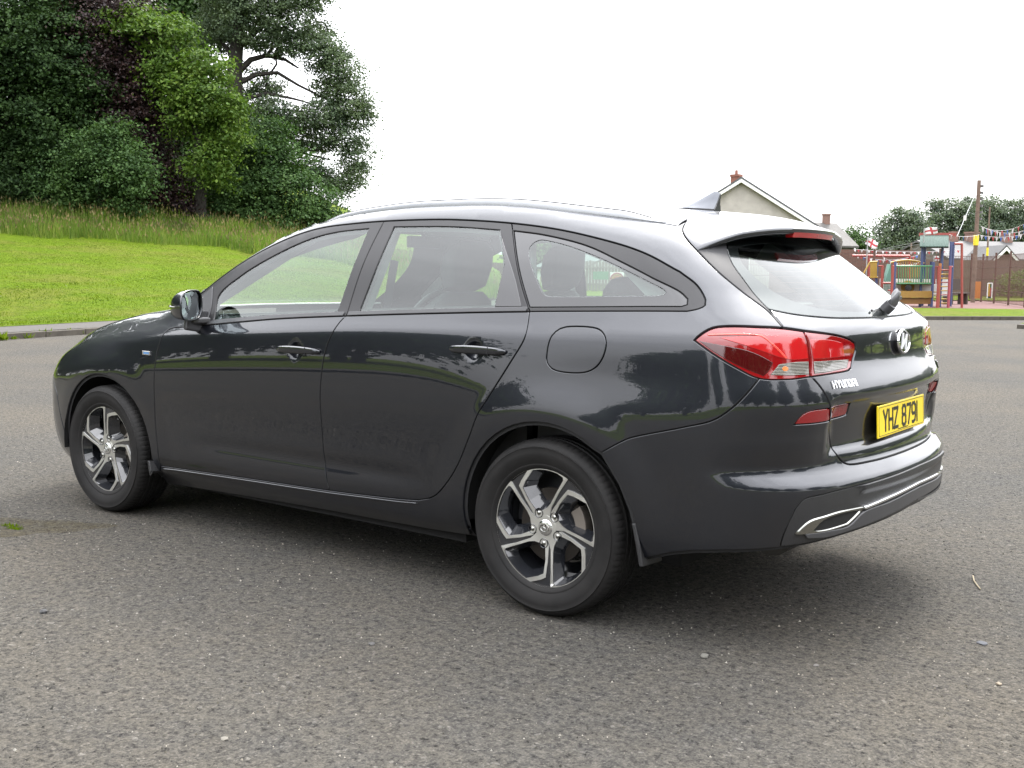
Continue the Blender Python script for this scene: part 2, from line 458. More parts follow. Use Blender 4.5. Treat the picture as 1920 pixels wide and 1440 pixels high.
# ---------------------------------------------------------------- panels cut from the body skin
CR = XP-QA-.2; CFm = XQ+QA+.2          # u of the rear and front centre lines
def skin(P, mode):
    u = np.asarray(P, float)[:, 0].copy(); z = np.asarray(P, float)[:, 1]
    if mode == 'xy': return surf_xy(u, z)
    s = np.ones_like(u)
    a = u < CR; u[a] = 2*CR-u[a]; s[a] = -1
    a = u > CFm; u[a] = 2*CFm-u[a]; s[a] = -1
    p = surf_uz(u, z); p[:, 1] *= s; return p
def sm(pts, ds=.012):
    """smooth curve through the points (Catmull-Rom), resampled"""
    P = [np.array(p, float) for p in pts]
    if len(P) < 3: return line(pts, ds)
    Q = [2*P[0]-P[1]]+P+[2*P[-1]-P[-2]]; o = []
    for i in range(1, len(Q)-2):
        n = max(1, int(np.linalg.norm(Q[i+1]-Q[i])/ds+.5))
        d0 = max(np.linalg.norm(Q[i]-Q[i-1]), 1e-6)**.5; d1 = max(np.linalg.norm(Q[i+1]-Q[i]), 1e-6)**.5; d2 = max(np.linalg.norm(Q[i+2]-Q[i+1]), 1e-6)**.5
        t1 = (Q[i]-Q[i-1])/d0-(Q[i+1]-Q[i-1])/(d0+d1)+(Q[i+1]-Q[i])/d1
        t2 = (Q[i+1]-Q[i])/d1-(Q[i+2]-Q[i])/(d1+d2)+(Q[i+2]-Q[i+1])/d2
        m1 = t1*d1; m2 = t2*d1
        for k in range(n):
            t = k/n; o.append(tuple((2*t**3-3*t*t+1)*Q[i]+(t**3-2*t*t+t)*m1+(-2*t**3+3*t*t)*Q[i+1]+(t**3-t*t)*m2))
    o.append(tuple(P[-1])); return o
def line(pts, ds=.02):
    o = []
    for a, b in zip(pts[:-1], pts[1:]):
        a = np.array(a, float); b = np.array(b, float); n = max(1, int(np.linalg.norm(b-a)/ds+.5))
        o += [tuple(a+(b-a)*k/n) for k in range(n)]
    return o+[tuple(pts[-1])]
def loop(*segs):
    """join polylines into one closed ring, dropping repeats"""
    o = []
    for s in segs:
        for p in s:
            if not o or math.hypot(p[0]-o[-1][0], p[1]-o[-1][1]) > 4e-3: o.append((float(p[0]), float(p[1])))
    if math.hypot(o[0][0]-o[-1][0], o[0][1]-o[-1][1]) < 4e-3: o.pop()
    # fill long gaps
    r = []
    for i, a in enumerate(o):
        b = o[(i+1) % len(o)]; d = math.hypot(b[0]-a[0], b[1]-a[1]); n = max(1, int(d/.022))
        r += [(a[0]+(b[0]-a[0])*k/n, a[1]+(b[1]-a[1])*k/n) for k in range(n)]
    P = np.array(r)
    ar = .5*np.sum(P[:, 0]*np.roll(P[:, 1], -1)-np.roll(P[:, 0], -1)*P[:, 1])
    return P if ar > 0 else P[::-1].copy()
def inset(P, d):
    a = np.roll(P, 1, 0); b = np.roll(P, -1, 0)
    e1 = P-a; e2 = b-P; e1 /= np.linalg.norm(e1, axis=1, keepdims=True)+1e-12; e2 /= np.linalg.norm(e2, axis=1, keepdims=True)+1e-12
    n1 = np.stack([-e1[:, 1], e1[:, 0]], 1); n2 = np.stack([-e2[:, 1], e2[:, 0]], 1)
    m = n1+n2; l2 = np.maximum((m*m).sum(1, keepdims=True), .35)
    return P+2*m/l2*d
def inpoly(P, pts):
    x, y = pts[:, 0], pts[:, 1]; c = np.zeros(len(pts), bool); Q = np.roll(P, -1, 0)
    for (x1, y1), (x2, y2) in zip(P, Q):
        if y1 == y2: continue
        h = (y1 > y) != (y2 > y); c ^= h & (x < (x2-x1)*(y-y1)/(y2-y1)+x1)
    return c
def distpoly(P, pts):
    d = np.full(len(pts), 9.)
    Q = np.roll(P, -1, 0)
    for a, b in zip(P, Q):
        ab = b-a; t = np.clip(((pts-a)@ab)/(ab@ab+1e-12), 0, 1); d = np.minimum(d, np.linalg.norm(pts-(a+t[:, None]*ab), axis=1))
    return d
def panel(name, ring, mat, parent, holes=(), mode='uz', h=.03, gap=.0025, off=0., lip=.012, flange=.012, flip=False, fn=None, back=None, rim=.0016, seal=None):
    """one trimmed piece of the body skin with rolled edges; returns the object"""
    rings = [np.asarray(ring)]+[np.asarray(q)[::-1] for q in holes]
    pts = []; edges = []; idx = []
    for R in rings:
        r0 = inset(R, gap+rim); b = len(pts); n = len(r0)
        pts += [tuple(p) for p in r0]; edges += [(b+i, b+(i+1) % n) for i in range(n)]; idx.append((b, n))
    lo = rings[0].min(0); hi = rings[0].max(0)
    gx, gy = np.meshgrid(np.arange(lo[0]+h*.37, hi[0], h), np.arange(lo[1]+h*.41, hi[1], h)); g = np.stack([gx.ravel(), gy.ravel()], 1)
    if len(g):
        k = inpoly(rings[0], g)
        for R in rings[1:]: k &= ~inpoly(R, g)
        g = g[k]
    if len(g):
        k = np.ones(len(g), bool)
        for R in rings: k &= distpoly(R, g) > h*.45+gap
        g = g[k]
    pts += [tuple(p) for p in g]
    vo, eo, fo, ov, oe, of = delaunay_2d_cdt([Vector(p) for p in pts], edges, [], 0, 1e-6)
    vo = np.array([tuple(v) for v in vo]); fo = np.array([tuple(f) for f in fo])
    cen = vo[fo].mean(1); k = inpoly(inset(rings[0], gap+rim-.00005), cen)
    for R in rings[1:]: k &= inpoly(inset(R, gap+rim-.00005)[::-1], cen) == False
    fo = fo[k]
    P = skin(vo, mode); N = nrm(P)
    if fn is not None:
        e = .002; N0 = N; D = [skin(vo+np.array(q), mode) for q in ((e, 0), (-e, 0), (0, e), (0, -e))]
        D = [d+nrm(d)*fn(vo+np.array(q))[:, None] for d, q in zip(D, ((e, 0), (-e, 0), (0, e), (0, -e)))]
        P = P+N*fn(vo)[:, None]; N = np.cross(D[0]-D[1], D[2]-D[3]); N /= np.linalg.norm(N, axis=1, keepdims=True)+1e-12
        N *= np.sign((N*N0).sum(1, keepdims=True))
    P = P+N*off
    V = [P]; NN = [N]; F = [fo]; M = [np.zeros(len(fo), int)]; nv = len(P)
    for R in rings:
        n = len(R); R0 = inset(R, gap+rim); R1 = inset(R, gap); R3 = inset(R, -flange)
        p0 = skin(R0, mode); n0 = nrm(p0); f0 = (fn(R0)[:, None] if fn is not None else 0)
        p1 = skin(R1, mode); n1 = nrm(p1)
        t = p1-p0; t -= (t*n1).sum(1, keepdims=True)*n1; t /= np.linalg.norm(t, axis=1, keepdims=True)+1e-12
        d1 = (fn(R1)[:, None] if fn is not None else 0)+off
        a = p0+n0*(f0+off); b = p1+n1*(d1-rim*.8); c = p1+n1*(d1-lip)
        blocks = [(a, n0), (b, (n1*.7+t*.75)), (c, t)]
        if flange > 0:
            p3 = skin(R3, mode); n3 = nrm(p3); blocks += [(c.copy(), n1), (p3+n3*(d1-lip-.001), n3)]
        base = nv
        for q, nn in blocks: V.append(q); NN.append(nn); nv += n
        i = np.arange(n); j = (i+1) % n
        for s, mm in ((0, 0), (1, 0))+(((3, 1),) if flange > 0 else ()):
            q = np.stack([base+s*n+i, base+(s+1)*n+i, base+(s+1)*n+j, base+s*n+j], 1)
            F.append(np.stack([q[:, 0], q[:, 1], q[:, 2]], 1)); F.append(np.stack([q[:, 0], q[:, 2], q[:, 3]], 1)); M.append(np.full(2*n, mm))
    V = np.concatenate(V); NN = np.concatenate(NN); F = np.concatenate(F); M = np.concatenate(M)
    NN /= np.linalg.norm(NN, axis=1, keepdims=True)+1e-12
    # orient faces along the normals
    fnm = np.cross(V[F[:, 1]]-V[F[:, 0]], V[F[:, 2]]-V[F[:, 0]]); s = (fnm*NN[F].mean(1)).sum(1) < 0
    F[s] = F[s][:, ::-1]
    if flip: V = V*[1, -1, 1]; NN = NN*[1, -1, 1]; F = F[:, ::-1].copy()
    return mesh_obj(name, V, F, [mat, seal or SEAL], parent, True, M, NN)
def mir(seg): return [(2*CR-u, z) for u, z in seg][::-1]
def mirF(seg): return [(2*CFm-u, z) for u, z in seg][::-1]

# ---- outlines measured on the left side: (distance along the skin, height)
dlo_bot = sm([(1.885,.956),(1.633,.980),(1.4055,1.0005),(1.0068,1.0255),(.5974,1.0475),(.1024,1.070),(-.3441,1.085),(-.4731,1.089)])
dlo_tip = sm([(-.4731,1.089),(-.5024,1.0978),(-.5190,1.1099),(-.5180,1.1266),(-.4884,1.1732),(-.4307,1.2155)])
dlo_top = sm([(-.4307,1.2155),(-.3306,1.2627),(-.2236,1.2975),(-.0359,1.3398),(.118,1.3668),(.3147,1.3899),(.5209,1.4050),(.6906,1.4115),(.975,1.4100),(1.146,1.4030),(1.3105,1.3910),(1.4112,1.3740),(1.5373,1.3390),(1.7072,1.2720),(1.899,1.1700),(2.0278,1.0850),(2.10,1.03)])
def xz_of(xy): return [(x, float(surf_xy(np.array([x]), np.array([y]))[0, 2])) for x, y in xy]
def yat(x, z): return float(SIDE(np.array([x]), np.array([z]))[0])
ditch_xy = sm([(-.33,.560),(-.10,.572),(.3,.575),(.8,.575),(1.15,.570),(1.36,.560)], .03)
scr_xy = sm([(1.36,.560),(1.55,.585),(1.75,.615),(2.0,.655),(2.19,.69)], .02)
ditch = xz_of(ditch_xy); scr = xz_of(scr_xy)
gapB = sm([(.975,1.4100),(.9866,1.3184),(.9979,1.1991),(1.0055,1.0942),(1.0068,1.0255)])
gapC = sm([(.3147,1.3899),(.2488,1.2856),(.1750,1.1702),(.1024,1.070)])
fd_front = sm([(2.02,.944),(2.16,.92),(2.198,.845),(2.222,.7191),(2.234,.5165),(2.226,.3668),(2.2241,.2779)])
gap1 = sm([(1.0068,1.0255),(1.0251,1.0029),(1.0427,.9686),(1.0819,.8854),(1.1050,.7689),(1.1107,.6984),(1.1115,.6146),(1.111,.5258),(1.105,.4132),(1.0823,.308)])
sill_f = sm([(2.2241,.2779),(1.9829,.2851),(1.7419,.292),(1.0823,.308)])
sill_r = sm([(1.0823,.308),(.8914,.316),(.70,.3255),(.597,.3337)])
gap2 = sm([(.1024,1.070),(.0960,1.03),(.0930,.995),(.0970,.9716),(.1534,.8803),(.2486,.7422),(.2791,.702),(.3222,.61),(.3908,.4867),(.4643,.3997),(.52,.3567),(.597,.3337)])
tg_left = sm([(-.330,1.393),(-.3500,1.3680),(-.4197,1.3164),(-.4688,1.2800),(-.5546,1.2066),(-.6219,1.1480),(-.6776,1.0950),(-.7048,1.0450)])
lamp_top = sm([(-.5006,1.0006),(-.5177,1.0225),(-.5432,1.0420),(-.5799,1.0490),(-.6552,1.0482),(-.7048,1.0450),(-.7613,1.0352)])
lamp_split = sm([(-.7613,1.0352),(-.7708,.9959),(-.7750,.9402),(-.7722,.8915)])
lamp_bot = sm([(-.7722,.8915),(-.7068,.8860),(-.6453,.8895),(-.6,.9180),(-.5463,.9600),(-.5006,1.0006)])
lampi_top = sm([(-.7613,1.0352),(-.8888,1.0150),(-.9500,1.0000),(-.9819,.9866)])
lampi_r = sm([(-.9819,.9866),(-.9850,.965),(-.9500,.9080)])
lampi_bot = sm([(-.9500,.9080),(-.9337,.9010),(-.85,.8955),(-.7722,.8915)])
tg_left2 = sm([(-.7722,.8915),(-.7990,.8548),(-.8229,.8107),(-.8418,.7445),(-.8620,.6706),(-.8804,.6256),(-.9050,.6005)])
tg_bot = sm([(-.9050,.6005),(-.9245,.5930),(-1.0377,.5885),(-1.20,.5880),(CR,.5880)])
arc = lambda cx, cz, r, a0, a1, n=28: [(cx+r*math.cos(math.radians(a0+(a1-a0)*k/n)), cz+r*math.sin(math.radians(a0+(a1-a0)*k/n))) for k in range(n+1)]
arch_r = arc(-.008, .322, .372, 200, -12); arch_f = arc(2.652, .316, .372, 188, -22)
sill_bot = sm([(2.285,.175),(1.7,.195),(1.17,.208),(.6,.215),(.36,.225)], .03)
bump_gap = sm([(-.2500,.6150),(-.346,.6700),(-.4833,.7230),(-.5508,.7533),(-.5900,.7950),(-.6187,.8400),(-.6453,.8895)])
bump_bot = sm([(-.372,.235),(-.46,.262),(CR,.395)])
val_top = sm([(-.7300,.4850),(-.7496,.5126),(-.8052,.5230),(-.9476,.5320),(-1.1568,.5390),(CR,.5420)])
chrome_tip = (-.7305, .4030)
refl_o = loop(sm([(-.7249,.7459),(-.7453,.7765),(-.7669,.7865),(-.8300,.7890)]), sm([(-.8430,.7466),(-.78,.7450),(-.7249,.7459)]))
refl_i = loop(sm([(-.8300,.7890),(-.88,.7910),(-.925,.7930)]), sm([(-.925,.7930),(-.9300,.7720),(-.9272,.7530)]), sm([(-.9272,.7530),(-.88,.7480),(-.8430,.7466)]))
g1 = loop(sm([(1.848,.985),(1.872,1.085),(1.7549,1.175),(1.5675,1.268),(1.3775,1.338),(1.2371,1.366),(1.046,1.380)]), sm([(1.046,1.380),(1.0460,1.2881),(1.0566,1.1575),(1.068,1.045)]), sm([(1.068,1.045),(1.481,1.018),(1.848,.985)]))
g2 = loop(sm([(.905,1.385),(.5893,1.380),(.3576,1.3643)]), sm([(.3576,1.3643),(.2754,1.2386),(.2640,1.0812)]), line([(.2640,1.0812),(.94,1.0495)]), sm([(.94,1.0495),(.915,1.2233),(.905,1.385)]))
garn2 = loop(line([(.3516,1.3600),(.2754,1.2386),(.2640,1.0812)]), line([(.2640,1.0812),(.1400,1.0850)]), sm([(.1400,1.0850),(.2128,1.1980),(.3516,1.3600)]))
g3o = loop(sm([(.2900,1.3610),(.1415,1.3430),(-.054,1.3030),(-.2079,1.2490),(-.3575,1.1900),(-.4444,1.1500),(-.4680,1.1290)]), sm([(-.4680,1.1290),(-.4700,1.1117),(-.4550,1.1050)]), line([(-.4550,1.1050),(.1080,1.0865)]), sm([(.1080,1.0865),(.1850,1.1960),(.2900,1.3610)]))
def rnd(P, k=3):
    P = np.asarray(P)
    for _ in range(k):
        Q = np.roll(P, -1, 0); P = np.stack([.75*P+.25*Q, .25*P+.75*Q], 1).reshape(-1, 2)
    return P
def decim(P, d=.010):
    o = [P[0]]
    for p in P[1:]:
        if np.linalg.norm(p-o[-1]) > d: o.append(p)
    return loop([tuple(q) for q in o])
g3i = decim(rnd(np.array([(.1965,1.300),(.1650,1.328),(.1195,1.3230),(.017,1.3030),(-.1377,1.2569),(-.2504,1.2150),(-.3248,1.1870),(-.3990,1.1560),(-.4024,1.1400),(-.3444,1.1370),(.0121,1.1260),(.060,1.1280),(.095,1.165),(.1677,1.2500)])))
gl_left = sm([(-.560,1.326),(-.566,1.300),(-.5874,1.2502),(-.6252,1.1950),(-.6526,1.1500),(-.684,1.101)])
gl_bot = sm([(-.684,1.101),(-.7599,1.0853),(-.8939,1.0725),(-1.0885,1.0672),(CR,1.0660)])
gl_top = sm([(-.560,1.326),(-.60,1.334),(-.6951,1.345),(-.95,1.358),(CR,1.363)])
glass_in = decim(rnd(np.array([(-.640,1.322),(-.630,1.27),(-.665,1.225),(-.726,1.170),(-.8000,1.132),(-.92,1.106),(-1.08,1.096),(CR,1.093)]+[(2*CR-u, z) for u, z in [(-.640,1.322),(-.630,1.27),(-.665,1.225),(-.726,1.170),(-.8000,1.132),(-.92,1.106),(-1.08,1.096)]][::-1]), 2), .015)
flap = decim(rnd(np.array([(-.0046,.9137),(-.0100,.9800),(-.0316,1.0110),(-.0666,1.0260),(-.1727,1.0280),(-.2165,1.0160),(-.2420,.9840),(-.2368,.9371),(-.2116,.8965),(-.1722,.8743),(-.1069,.8685),(-.0387,.8734),(-.0111,.8938)]), 2))

car = tag(empty('estate_car'), 'dark blue-grey metallic estate car parked on the tarmac, seen from its left rear', 'car')
def scoop(c, r=.046, d=.016):
    def f(p):
        q = np.sqrt(((p[:, 0]-c[0])/r)**2+((p[:, 1]-c[1])/(r*1.02))**2); return -d*(1-sst(.15, 1.0, q))
    return f
def add_scoop_pts(*a): pass

HANDLE_F, HANDLE_R = (1.262, .878), (.318, .926)
bon_xy = sm([(2.20,.700),(2.4,.715),(2.7,.712),(2.95,.690),(3.10,.655)], .04)
BON_UZ = [(inv_u(q[0], q[1]), float(q[2])) for q in surf_xy(np.array([p[0] for p in bon_xy]), np.array([p[1] for p in bon_xy]))]
def side_build(fl):
    # front wing, doors, body side
    w = loop(sm([(2.10,1.03),(2.075,.985),(2.02,.944)]), fd_front, [(2.2241,.2779),(2.285,.175)], arch_f[::-1][0:0], )
    fender = loop(fd_front, line([(2.2241,.2779),(2.2850,.200)]), arch_f[::-1][::-1], line([(3.00,.180),(3.03,.36),(3.09,.56),(3.16,.66),(3.19,.735)]), BON_UZ[::-1], line([BON_UZ[0],(2.10,1.015),(2.02,.944)]))
    panel('front_wing', fender, PAINT, car, flip=fl)
    fd = loop(dlo_bot[:1], [p for p in dlo_bot if p[0] > 1.0068], gap1, sill_f[::-1], fd_front[::-1])
    door1 = panel('front_door', fd, PAINT, car, flip=fl, h=.0125 if not fl else .03, fn=scoop(HANDLE_F))
    rd = loop([p for p in dlo_bot if p[0] <= 1.0069 and p[0] >= .1023], gap2, sill_r[::-1], gap1[::-1])
    door2 = panel('rear_door', rd, PAINT, car, flip=fl, h=.0125 if not fl else .03, fn=scoop(HANDLE_R))
    topline = [p for p in dlo_top]
    bs_ = loop(dlo_top, line([(2.10,1.03),(2.19,float(scr[-1][1]))]), scr[::-1], ditch[::-1], tg_left, [p for p in lamp_top[::-1] if p[0] > -.7048], lamp_bot[::-1][:], )
    # body side: cant rail + quarter + sill in one pressing
    lampb = [p for p in lamp_bot[::-1] if p[0] >= -.6455]
    quarter = loop([(2.10,1.03)], line([(2.10,1.03),(2.19,scr[-1][1])]), scr[::-1], ditch[::-1], tg_left, [p for p in lamp_top[::-1] if p[0] > -.7048], lampb, bump_gap[::-1],
                   [p for p in arch_r if p[1] > .618 or p[0] > 0], line([(.357,.25),(.36,.225)]), sill_bot[::-1], line([(2.285,.175),(2.2241,.2779)]), sill_f, sill_r, gap2[::-1],
                   [p for p in dlo_bot if p[0] < .1023], dlo_tip, dlo_top)
    panel('body_side', quarter, PAINT, car, holes=[flap], flip=fl, h=.028, gap=.002)
    if not fl: panel('fuel_flap', flap, PAINT, car, gap=.0022, h=.02)
    else: panel('side_infill', flap, PAINT, car, gap=.0, h=.02, flip=True)
    # window frames (satin film) per door, then the quarter light
    f1 = loop([p for p in dlo_bot if p[0] > 1.0068][:], gapB[::-1], [p for p in dlo_top if p[0] > .975])
    fr1 = panel('door_window_frame', f1, FRAMEB, door1, holes=[g1], flip=fl, off=-.002)
    w1 = panel('door_glass', g1, GLASS, door1, gap=-.002, off=-.007, flip=fl, lip=.004, flange=0)
    f2 = loop([p for p in dlo_bot if p[0] <= 1.0069 and p[0] >= .1023], gapC[::-1], [p for p in dlo_top if .3147 < p[0] < .975], gapB)
    panel('door_window_frame', f2, FRAMEB, door2, holes=[g2], flip=fl, off=-.002)
    panel('door_glass', g2, GLASS, door2, gap=-.002, off=-.007, flip=fl, lip=.004, flange=0)
    panel('frame_garnish', garn2, BLACKG, door2, gap=.002, off=.0, flip=fl, lip=.006, flange=0)
    f3 = loop(gapC, [p for p in dlo_bot if p[0] < .1023], dlo_tip, [p for p in dlo_top if p[0] < .3147])
    qf = panel('quarter_window_frame', f3, FRAMEB, car, holes=[g3o], flip=fl, off=-.002, h=.02)
    panel('window_border', g3o, BLACKG, qf, holes=[g3i], flip=fl, gap=.0012, off=-.004, h=.02, lip=.005, flange=.002)
    panel('quarter_glass', g3i, GLASS, car, gap=-.002, off=-.006, flip=fl, lip=.003, flange=0)
    # bright waist strip is a satin moulding: thin band proud of the skin
    for seg, par in (([p for p in dlo_bot if p[0] > 1.012], door1), ([p for p in dlo_bot if .108 < p[0] < 1.0], door2)):
        up = [(u, z+.017) for u, z in seg]
        panel('waist_seal', loop(seg, up[::-1]), BLACKS, par, gap=.001, off=.004, flip=fl, h=.05, lip=.006, flange=0)
    # rear lamp on the body side
    lamp = loop(lamp_top, lamp_split, lamp_bot)
    lo = panel('tail_lamp', lamp, LENSR, car, flip=fl, gap=.003, off=-.004, h=.02)
    guide = sm([(-.535,1.020),(-.60,1.024),(-.655,1.020),(-.690,.985),(-.715,.955)])
    gb = [(u-.0, z-.006) for u, z in guide]
    bright = loop(sm([(-.560,1.012),(-.62,1.020),(-.70,1.022),(-.757,1.014)]), sm([(-.757,1.014),(-.766,.98),(-.768,.948)]), sm([(-.768,.948),(-.72,.946),(-.69,.955),(-.655,.972),(-.61,.992),(-.560,1.012)]))
    panel('brake_light', bright, LENSR2, lo, gap=.0, off=-.0028, flip=fl, h=.02, lip=.001, flange=0)
    dark = loop(sm([(-.512,1.000),(-.56,.990),(-.62,.975),(-.655,.955),(-.676,.938)]), sm([(-.676,.938),(-.668,.915),(-.655,.897)]), sm([(-.655,.897),(-.605,.925),(-.55,.965),(-.512,1.000)]))
    panel('dark_lens', dark, LENSD, lo, gap=.0, off=-.0028, flip=fl, h=.02, lip=.001, flange=0)
    panel('light_guide', loop(sm([(-.532,1.0235),(-.60,1.0290),(-.652,1.0255)]), sm([(-.652,1.0255),(-.684,.988),(-.712,.950)]), sm([(-.705,.950),(-.677,.988),(-.648,1.019),(-.60,1.0225),(-.532,1.0175)])), LENSL, lo, gap=.0, off=-.0015, flip=fl, h=.02, lip=.001, flange=0)
    clear = loop(sm([(-.6900,.9330),(-.73,.9390),(-.7690,.9390)]), line([(-.7690,.9390),(-.7680,.9000)]), sm([(-.7680,.9000),(-.72,.8985),(-.6700,.9010)]), line([(-.6700,.9010),(-.6900,.9330)]))
    cl = panel('indicator_lens', clear, LENSC, lo, gap=.0, off=-.0022, flip=fl, h=.02, lip=.001, flange=0)
    panel('amber_bulb', loop(arc(-.704, .919, .0085, 0, 350, 14)), AMBER, lo, gap=0, off=-.0012, flip=fl, h=.02, lip=.001, flange=0)
    # reflector in the bumper
    panel('reflector', refl_o, LENSR, car, flip=fl, gap=.002, off=-.002, h=.02)
    # bonnet-side headlamp
    hl = loop(sm([(3.19,.735),(3.30,.755),(3.45,.752),(3.62,.735),(3.74,.720)]), line([(3.74,.715),(3.70,.665),(3.55,.640),(3.36,.620),(3.20,.655)]), line([(3.20,.655),(3.165,.67),(3.19,.735)]))
    h_ = panel('headlamp', hl, GLASSF, car, flip=fl, gap=.003, off=-.002, h=.025, lip=.01, flange=.004)
    panel('lamp_bowl', hl, LENSC, h_, flip=fl, gap=.004, off=-.04, h=.04, lip=.02, flange=0)
    return door1, door2
front_door, rear_door = side_build(False)
side_build(True)

# ---- rear bumper, tailgate, rear window (cross the centre line)
def lit(seg): return [p for p in seg]
rb_top = bump_gap+[p for p in lamp_bot[::-1] if p[0] < -.6455][::-1][0:0]
lampb2 = [p for p in lamp_bot[::-1] if p[0] <= -.6453][:]
lampb2 = sorted([p for p in lamp_bot if p[0] <= -.6453], key=lambda p: -p[0])
bump_left = arc(-.008, .322, .372, 232, 128.5, 18)[::-1]
upper = loop(bump_gap, lampb2, tg_left2, tg_bot, mir(tg_bot), mir(tg_left2), mir(lampb2), mir(bump_gap),
             mir([p for p in arch_r if p[0] < -.2 and .5 < p[1] < .615]+[(-.370, .42)])[0:0],
             [(2*CR-u, z) for u, z in [(-.2500,.6150),(-.32,.520),(-.362,.430),(-.379,.330),(-.380,.270)]], mir([p for p in bump_bot if p[0] > -.60])[::-1][0:0],
             [(2*CR-u, z) for u, z in [(-.46,.310),(-.5161,.330),(-.58,.345)]], [(2*CR+.70, .362), (2*CR+.705, .40)], mir(val_top)[::-1][::-1][0:0],
             [(2*CR-u, z) for u, z in val_top], val_top[::-1],
             [(-.705,.40),(-.70,.362),(-.58,.345),(-.5161,.330),(-.46,.310),(-.380,.270),(-.379,.330),(-.362,.430),(-.32,.520),(-.2500,.6150)])
bumper = panel('rear_bumper', upper, PAINT, car, holes=[refl_o, loop([(2*CR-u, z) for u, z in refl_o])], h=.02, gap=.002)
# grained lower valance with its step
lowv = [(-.700,.362),(-.7131,.362),(-.7714,.368),(-.8749,.375),(-1.0229,.383),(-1.18,.390),(CR,.395)]
val = loop(val_top, mir(val_top), mir([(-.7300,.4850),(-.7150,.44),(-.706,.40),(-.700,.362)]), mir(lowv)[0:0], [(2*CR-u, z) for u, z in lowv], lowv[::-1], [(-.700,.362),(-.706,.40),(-.7150,.44),(-.7300,.4850)])
def valfn(p):
    a = np.abs(p[:, 0]-CR)
    st = .012*sst(.40, .385, a)*sst(.505, .512, p[:, 1])       # raised centre of the step pad
    return -.004+st-.018*sst(.470, .455, p[:, 1])*sst(.385, .40, p[:, 1])*0
valance = panel('bumper_valance', val, GRAIN, bumper, h=.014, gap=.002, fn=valfn)
skid_top = sm([(-.752,.4040),(-.8166,.4030),(-.8950,.4050),(-.9500,.4400),(-1.08,.4500),(-1.20,.4580),(CR,.4620)])
skid_bot = sm([(-.760,.3850),(-.8166,.3800),(-.9032,.3850),(-1.0237,.3950),(-1.2008,.4080),(CR,.4150)])
panel('skid_strip', loop(skid_top, mir(skid_top), mir(skid_bot), skid_bot[::-1]), SKID, bumper, off=.006, h=.02, gap=.002, lip=.01, flange=0)
def strip(name, path, w, mat, parent, off=.007, flip=False, lip=.012):
    P = np.array(path); t = np.gradient(P, axis=0); t /= np.linalg.norm(t, axis=1, keepdims=True); nn = np.stack([-t[:, 1], t[:, 0]], 1)
    ww = np.asarray(w) if not np.isscalar(w) else np.full(len(P), w)
    a = P+nn*ww[:, None]/2; b = P-nn*ww[:, None]/2
    return panel(name, loop([tuple(q) for q in a], [tuple(q) for q in b[::-1]]), mat, parent, off=off, gap=0, rim=.0008, h=.03, lip=lip, flange=0, flip=flip)
cmid = sm([(-.955,.4520),(-1.08,.4640),(-1.2,.4710),(CR,.4750)]); cmid = cmid+mir(cmid)[1:]
strip('chrome_strip', cmid, .0075, CHROME, bumper)
for fl in (False, True):
    po = loop(sm([(-.7305,.4030),(-.7655,.4420),(-.8100,.4520),(-.8592,.4580),(-.9560,.4570)]), sm([(-.9560,.4570),(-.925,.430),(-.8930,.4060)]), sm([(-.8930,.4060),(-.8143,.3990),(-.7305,.4010)]))
    pi = loop(sm([(-.7760,.4110),(-.8000,.4380),(-.8592,.4500),(-.9400,.4490)]), sm([(-.9400,.4490),(-.915,.430),(-.8880,.4120)]), sm([(-.8880,.4120),(-.8143,.4060),(-.7760,.4080)]))
    q = panel('exhaust_trim', po, CHROMED, bumper, holes=[pi], off=.005, gap=.0006, h=.012, lip=.022, flange=0, rim=.002, flip=fl)
    panel('trim_hole_shade', pi, LINER, q, off=-.0012, gap=-.001, h=.02, lip=.004, flange=0, flip=fl)  # flush black sheet painted as the shaded inside of the opening

